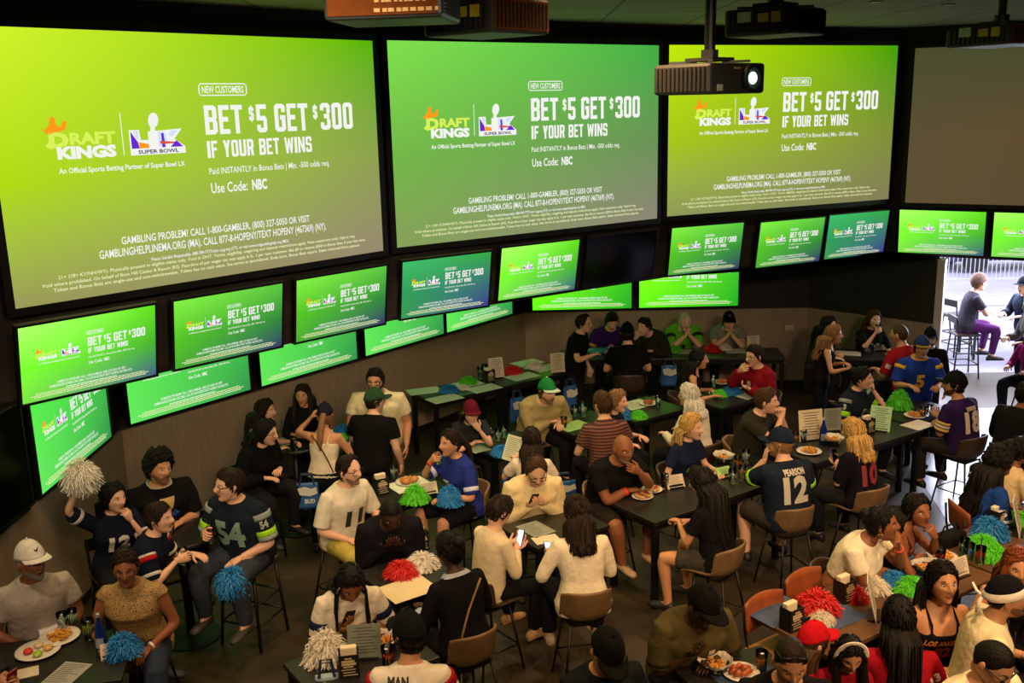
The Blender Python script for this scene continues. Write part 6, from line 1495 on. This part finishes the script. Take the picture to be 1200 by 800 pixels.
# back wall table
for a, b, lab in ((700, 413, 'teal plastic bag at the left end of the back table'), (714, 408, 'pale blue plastic bag in front of the purple jersey')):
    bm = BM(); ball(bm, (0, 0, .03), (.17, .12, .05), 16, 8)
    for q_ in bm.verts: q_.co += V((1, 1, 1))*(.02*noise.noise(q_.co*30))
    o = obj('plastic_bag', bm, mat('teal_plastic', 0x4a9aa0, .3, 0, .15), None, True); o.location = T(a, b); tag(o, lab, 'bag', 'plastic bags on the back table')
gl('cola', 729, 413, 'dark drink at the back table'); gl('beer', 742, 410, 'amber drink at the back table'); pom('blue', 770, 410, 'blue pom-pom on the back table', 1.0); pom('green', 788, 412, 'green pom-pom on the back table', 1.0); mat_(810, 412, -3, 'pale placemat in front of the bright green jersey', .42, .3, 0xb8b49a); pom('red', 834, 411, 'red pom-pom on the back table', 1.05); pom('white', 849, 409, 'white pom-pom on the back table', .85); mat_(866, 411, -3, 'white placemat in front of the grey T-shirt', .42, .3, 0xc8c8b0)
v = T(883, 414); menu_up(*v, R(10), 'white card at the right end of the back table', .2, .28, 0xcabfa4, 6); v = T(784, 428, .9); tote(*v, R(0), 'blue and white bag hanging from the back table', .32, .26)
# black tank top / red jacket
pom('blue', 858, 461, 'blue pom-pom between the black tank top and the red jacket', 1.0); pom('green', 843, 464, 'green pom-pom between the black tank top and the red jacket', .8); v = T(846, 449); plate(*v, 'plate in front of the woman in the black tank top', 'wings', .12); gl('water', 836, 452, 'clear glass by the black tank top'); mat_(878, 463, 35, 'white placemat of the red jacket', .36, .26, 0xc0c4b4)
# bald man's long table
v = T(753, 583); plate(*v, 'plate of tacos in front of the bald man, nearer one', 'tacos', .11); v = T(764, 575); plate(*v, 'plate of tacos in front of the bald man, farther one', 'tacos', .11); v = T(793, 572); menu_up(*v, R(20), 'white card between the bald man and the black-haired woman', .2, .14, 0xc8b8a4, 30); gl('cola', 779, 572, 'dark red drink beside the tacos', 1.1)
v = T(848, 541); basket(*v, 'paper-lined basket in front of the blond woman in navy'); v = T(850, 560); menu_up(v[0], v[1], v[2], R(25), 'lit green card in front of the number 12 jersey', .17, .12, 0x9fd078, 30)  # green light falling on this card is put into its colour
for a, b, k_ in ((864, 550, 'beer'), (874, 543, 'water'), (870, 562, 'beer'), (858, 566, 'water')): gl(k_, a, b, {864: 'amber glass left of the number 12 jersey', 874: 'clear glass nearest the number 12 jersey', 870: 'amber glass below the clear one by the number 12 jersey', 858: 'clear glass beside the lit green card'}[a], 1.1)
mat_(832, 551, 35, 'green menu lying in front of the blond woman in navy', .22, .3, 0x6fa878, lines=True, name='paper_menu', cat='menu', group='paper menus')
# blue bottle table
v = T(951, 516); menu_up(*v, R(12), 'large white menu standing next to the blue bottle', .30, .36, 0xd8c8a4, 10); v = T(964, 520); blue_bottle(*v, 'blue water bottle between the standing menu and the blond woman'); v = T(975, 505); menu_up(*v, R(8), 'grey menu box standing behind the blue bottle', .22, .28, 0x8a8c80, 2)
for a, b, k_ in ((932, 520, 'beer'), (941, 517, 'water'), (926, 527, 'cola')): gl(k_, a, b, {932: 'amber glass by the clasped hands', 941: 'clear glass left of the large menu', 926: 'dark drink behind the navy cap'}[a])
v = T(948, 530); plate(*v, 'plate of fries in front of the blond number 10 jersey', 'fries', .14); v = T(976, 520); basket(*v, 'paper-lined basket beside the blue bottle')
v = T(1000, 497); plate(*v, 'plate of burgers in front of the lime-sleeved jersey', 'burger', .13); v = T(1016, 507); caddy(v[0], v[1], v[2], R(33), 'black caddy behind the blond number 10 jersey'); v = T(1030, 505); menu_up(*v, R(-30), 'white card catching green light at the end of the blue bottle table', .24, .30, 0xa8d0a0, 20)  # last card is white paper, its green light painted into the colour
# door side table
pom('green', 1054, 478, 'bright green pom-pom in front of the number 5 jersey', 1.1, flat=1.1); gl('beer', 1081, 489, 'amber glass between jerseys 5 and 18'); gl('water', 1089, 487, 'clear glass between jerseys 5 and 18'); v = T(1072, 488); plate(*v, 'plate of fries in front of the number 5 jersey', 'fries', .13); mat_(1076, 498, 33, 'white placemat in front of the number 18 jersey', .36, .26, 0xc8c0b0)
# rear right table
for a, b, k_ in ((1013, 411, 'water'), (1021, 413, 'cola'), (1005, 409, 'blue')): gl(k_, a, b, {1013: 'clear glass on the rear right high table', 1021: 'dark drink on the rear right high table', 1005: 'blue drink on the rear right high table'}[a], 1.1, HZ)
mat_(994, 414, -20, 'white placemat on the rear right high table', .36, .26, 0xc4c0b4, HZ); v = T(1032, 411, HZ); menu_up(*v, R(0), 'white card on the rear right high table', .2, .2, 0xc8c4b4, 16)
# skull bag
r_ = empty('shoulder_bag', tuple(at(955, 425, 1.16)), R(20), 'black bag with a white skull print hanging in the rear right group', 'bag')
bm = BM(); loft(bm, [[V((.17*math.cos(a), .07*math.sin(a), z)) for a in [2*PI*i/16 for i in range(16)]] for z in (-.40, -.38, -.1, 0)]); obj('bag', bm, cloth(0x141414), r_, True)
bm = BM(); N_ = 14; poly = [(.07*math.cos(a), -.15+.075*math.sin(a)) for a in [2*PI*i/N_ for i in range(N_)]]
bm.faces.new([bm.verts.new((u, -.078, v_)) for u, v_ in poly]); bm.faces.new([bm.verts.new((u, -.0785, v_)) for u, v_ in ((-.04, -.20), (.04, -.20), (.035, -.26), (-.035, -.26))])
for u in (-.028, .028): bm.faces.new([bm.verts.new((u+.017*math.cos(a), -.080, -.155+.020*math.sin(a))) for a in [2*PI*i/10 for i in range(10)]]).material_index = 1
for i in range(4): bm.faces.new([bm.verts.new((x+(-.03+.02*i), -.0805, z)) for x, z in ((-.003, -.22), (.003, -.22), (.003, -.255), (-.003, -.255))]).material_index = 1
obj('skull_print', bm, [mat('skull_white', 0xb8c4b0, .6, 0, 0), M_blk], r_)
bm = BM(); tube(bm, [(-.15, 0, -.02), (-.10, 0, .22), (.10, 0, .22), (.15, 0, -.02)], .012, 6); obj('strap', bm, cloth(0x141414), r_, True)
# red and white pom-pom table
mat_(478, 690, 35, 'cream placemat under the red pom-pom, before the black sweater', .42, .34, 0xd8c8a0); pom('red', 470, 673, 'red pom-pom before the man bowed over his phone', 1.05, flat=.6); pom('white', 494, 664, 'white pom-pom beside the black sweater', 1.1, flat=.6); v = T(492, 644); caddy(v[0], v[1], v[2], R(35), 'black caddy topped with cream napkins by the black sweater')
# braids' table
v = T(410, 790); caddy(v[0], v[1], v[2], R(10), 'black caddy in front of the woman with braids'); v = T(428, 772); menu_up(*v, R(5), 'grey menu board standing before the woman with braids', .24, .26, 0x7c8478, 8); v = T(452, 758); basket(*v, 'paper-lined basket of fries in front of the dark cap'); gl('cocktail', 455, 782, 'patterned cup with reddish drink before the dark cap', 1.2); pom('white', 383, 772, 'white pom-pom at the bottom edge before the woman with braids', 1.15, flat=1.0)
v = T(392, 800, .86); tote(v[0]-.04, v[1]-.05, v[2]+.10, R(10), 'pale blue bag at the bottom edge beside the white pom-pom', .34, .18, None, 0x9fb4c4)
# phone table
mat_(628, 620, 35, 'grey menu lying between three phone users', .24, .32, 0x8c9488, lines=True, name='paper_menu', cat='menu', group='paper menus'); mat_(640, 632, 20, 'white paper beside the grey menu of the phone users', .24, .16, 0xd8ccb0, name='napkin', cat='napkin', group='napkins')
def ph(key, side, lab, lit, col=0x101014, up=None):
    q, d, n = hand_pt(P[key], side, .075, .026); up_ = (V(P[key].loc)+P[key].RM @ P[key].hc - q).normalized(); dd = d*.6 + V((0, 0, .6)); phone(q, dd, up_, lab, lit, col)
ph('darkphone', 'r', 'dark phone held by the man bowed in black', False); ph('boy', 'r', 'brightly lit phone in the hands of the boy', True); ph('whiteshirt', 'l', 'brightly lit phone held by the woman in the white shirt', True); ph('creamsweat', 'r', 'dark phone held by the man in the cream sweatshirt', False); ph('redphone', 'l', 'red phone raised at the left picture edge', False, 0x9a1420); ph('blondten', 'l', 'purple-tinted phone held by the blond number 10 jersey', False, 0x4a3a8a); ph('braids', 'r', 'dark phone held by the woman with braids', False); ph('losangeles', 'l', 'pale phone held by the woman in the LOS ANGELES top', False, 0xd8c8b0); ph('seahawk', 'l', 'white cup-like phone at the chin of the number 3 jersey', False, 0xd0d0c8)
# long wooden tables
mat_(912, 716, 33, 'blue placemat at the end of the brown table', .46, .32, 0x3a4e70); mat_(975, 722, 33, 'blue placemat under the red pom-pom of the brown table', .46, .32, 0x3a4e70); v = T(927, 736); caddy(v[0], v[1], v[2], R(33), 'black caddy at the near end of the brown table'); pom('red', 957, 716, 'big red pom-pom on the brown table', 1.25, flat=.7); pom('white', 962, 727, 'white pom-pom in front of the red one on the brown table', .75)
v = T(989, 703); caddy(v[0], v[1], v[2], R(33), 'black caddy at the elbow of the white cropped top'); pom('red', 1004, 703, 'small red pom-pom beside the leaning white menu', .65, flat=.9); v = T(1027, 722); menu_up(*v, R(70), 'white menu leaning on its stand behind the long-haired red jersey', .26, .34, 0xd8d0c0, 14)
pom('white', 1022, 690, 'cream pom-pom in front of the white cropped top', 1.0); pom('blue', 1047, 684, 'blue pom-pom beside the cream one', .95); pom('green', 1068, 692, 'green pom-pom beside the LOS ANGELES top', 1.05); mat_(1030, 676, 33, 'blue placemat under the elbows of the white cropped top', .46, .32, 0x3a4e70); mat_(1062, 670, 33, 'blue placemat beside the dark red strap top', .44, .32, 0x3a4e70)
v = T(1104, 654); plate(*v, 'plate of fries in front of the dark red strap top', 'fries', .13); v = T(1085, 672); basket(*v, 'paper-lined basket behind the LOS ANGELES top'); v = T(1127, 676); menu_up(*v, R(30), 'white card standing right of the LOS ANGELES top', .2, .16, 0xe0d0b8, 18)
for a, b, k_ in ((1101, 662, 'cocktail'), (1135, 656, 'blue'), (1148, 660, 'cocktail'), (1129, 650, 'water')): gl(k_, a, b, {1101: 'reddish drink nearest the dark red strap top', 1135: 'blue drink in the middle of the brown table', 1148: 'reddish drink nearest the white bandana', 1129: 'clear glass in the middle of the brown table'}[a], 1.1)
pom('green', 1152, 642, 'long green pom-pom in the middle of the brown table', 1.1); pom('green', 1168, 656, 'green pom-pom nearest the white bandana', 1.0); pom('blue', 1160, 628, 'blue pom-pom below the blue jersey', 1.15, flat=.8); v = T(1168, 618); caddy(v[0], v[1], v[2], R(33), 'black caddy beside the curly-haired blue jersey'); pom('green', 1190, 612, 'green pom-pom at the right picture edge', 1.0); v = T(1196, 625); menu_up(*v, R(60), 'white menu standing at the right picture edge', .26, .34, 0xd8d0c0, 14)
r_ = empty('purse', T(1112, 638), R(30), 'black purse on the table by the dark red strap top', 'bag'); bm = BM(); box(bm, (0, 0, .06), (.32, .14, .12)); obj('body', bm, cloth(0x161412), r_, bevel=.03); bm = BM(); tube(bm, [(-.13, 0, .11), (-.08, 0, .19), (.08, 0, .19), (.13, 0, .11)], .008, 6); obj('strap', bm, cloth(0x161412), r_, True)
r_ = empty('sunglasses', T(950, 728), R(20), 'black sunglasses lying in front of the big red pom-pom', 'sunglasses'); bm = BM()
for sx in (-1, 1): box(bm, (sx*.035, 0, .022), (.058, .006, .04)); box(bm, (sx*.066, .06, .03), (.006, .12, .006))
box(bm, (0, 0, .032), (.02, .006, .006)); obj('frame', bm, M_blk, r_, bevel=.003)
# olive jersey's table
v = T(838, 786); basket(*v, 'paper-lined basket before the olive jersey'); v = T(868, 790); plate(*v, 'plate of wings right of the olive jersey', 'wings', .13); gl('beer', 892, 786, 'amber glass right of the olive jersey', 1.1); mat_(878, 796, 20, 'dark blue placemat at the bottom edge by the bald man with sunglasses', .44, .3, 0x2c3c58)
# ------------------------------------------------------------------ outside the street door
r_ = empty('patio_table', tuple(at(1172, 352, 1.05).xy)+(0,), 0, 'pale high patio table outside the street door', 'table')
bm = BM(); box(bm, (0, 0, 1.03), (1.2, .7, .04)); obj('tabletop', bm, mat('pale_patio_top', 0xc8c4c8, .4), r_)
for sx in (-1, 1):
    for sy in (-1, 1):
        bm = BM(); box(bm, (sx*.55, sy*.3, .5), (.04, .04, 1.0)); obj('leg', bm, M_steel, r_)
bm = BM()
for sx in (-1, 1): box(bm, (sx*.55, 0, .25), (.03, .6, .03))
box(bm, (0, .3, .25), (1.1, .03, .03)); obj('footrest', bm, M_steel, r_)
w_ = at(1118, 415, 0); add_chair('stool', w_.x, w_.y, R(110), 'empty just outside the door jamb')
def far(px, y): d = _f + CA*((px-600)/FPX); return EYE.x + d.x*(y/d.y)
bm = BM(); x0, x1 = far(1080, 25), far(1300, 25); n_k = 44
for z in (.2, 2.0): box(bm, ((x0+x1)/2, 25, z), (x1-x0, .05, .05))
for i in range(n_k+1): box(bm, (x0+(x1-x0)*i/n_k, 25, 1.1), (.016, .016, 1.85))
o = obj('street_fence', bm, mat('fence_grey', 0xa8a8b0, .5), None); tag(o, 'thin grey railing fence beyond the patio', 'fence')
cx = far(1172, 28); r_ = empty('car', (cx, 28, 0), R(90), 'dark purplish car parked beyond the fence', 'car')
bm = BM(); prof = [(-2.1, .35), (-2.15, .7), (-2.0, .95), (-1.1, 1.05), (-.5, 1.45), (.9, 1.48), (1.6, 1.08), (2.1, .95), (2.15, .5), (2.1, .3)]
rg = [[V((s*.88*(1 if z < 1.1 else .82), y, z)) for y, z in prof] for s in (-1, 1)]; loft(bm, rg); obj('body', bm, mat('car_purple', 0x3c3050, .3, .3), r_, bevel=.06)
bm = BM()
for s in (-1, 1): box(bm, (s*.80, .2, 1.25), (.05, 1.9, .26))
box(bm, (0, -.85, 1.24), (1.3, .05, .22)); obj('window', bm, mat('car_glass', 0x181c24, .1, 0, 0), r_)
for s in (-1, 1):
    for y in (-1.3, 1.3):
        bm = BM(); loft(bm, [[V((s*x_, y+.33*math.cos(a), .33+.33*math.sin(a))) for a in [2*PI*i/20 for i in range(20)]] for x_ in (.70, .92)]); obj('wheel', bm, mat('tyre', 0x141414, .8), r_)
for s in (-1, 1): bm = BM(); box(bm, (s*.9, -1.2, .8), (.04, .9, .14)); obj('trim_stripe', bm, mat('tail_red', 0xb02838, .4), r_)
finish_people()
for k, p in P.items():
    if p.chair:
        f = V((0, 0)); add_chair(p.chair, p.loc.x - 0*f.x, p.loc.y, R(p.yaw), 'under ' + p.who)
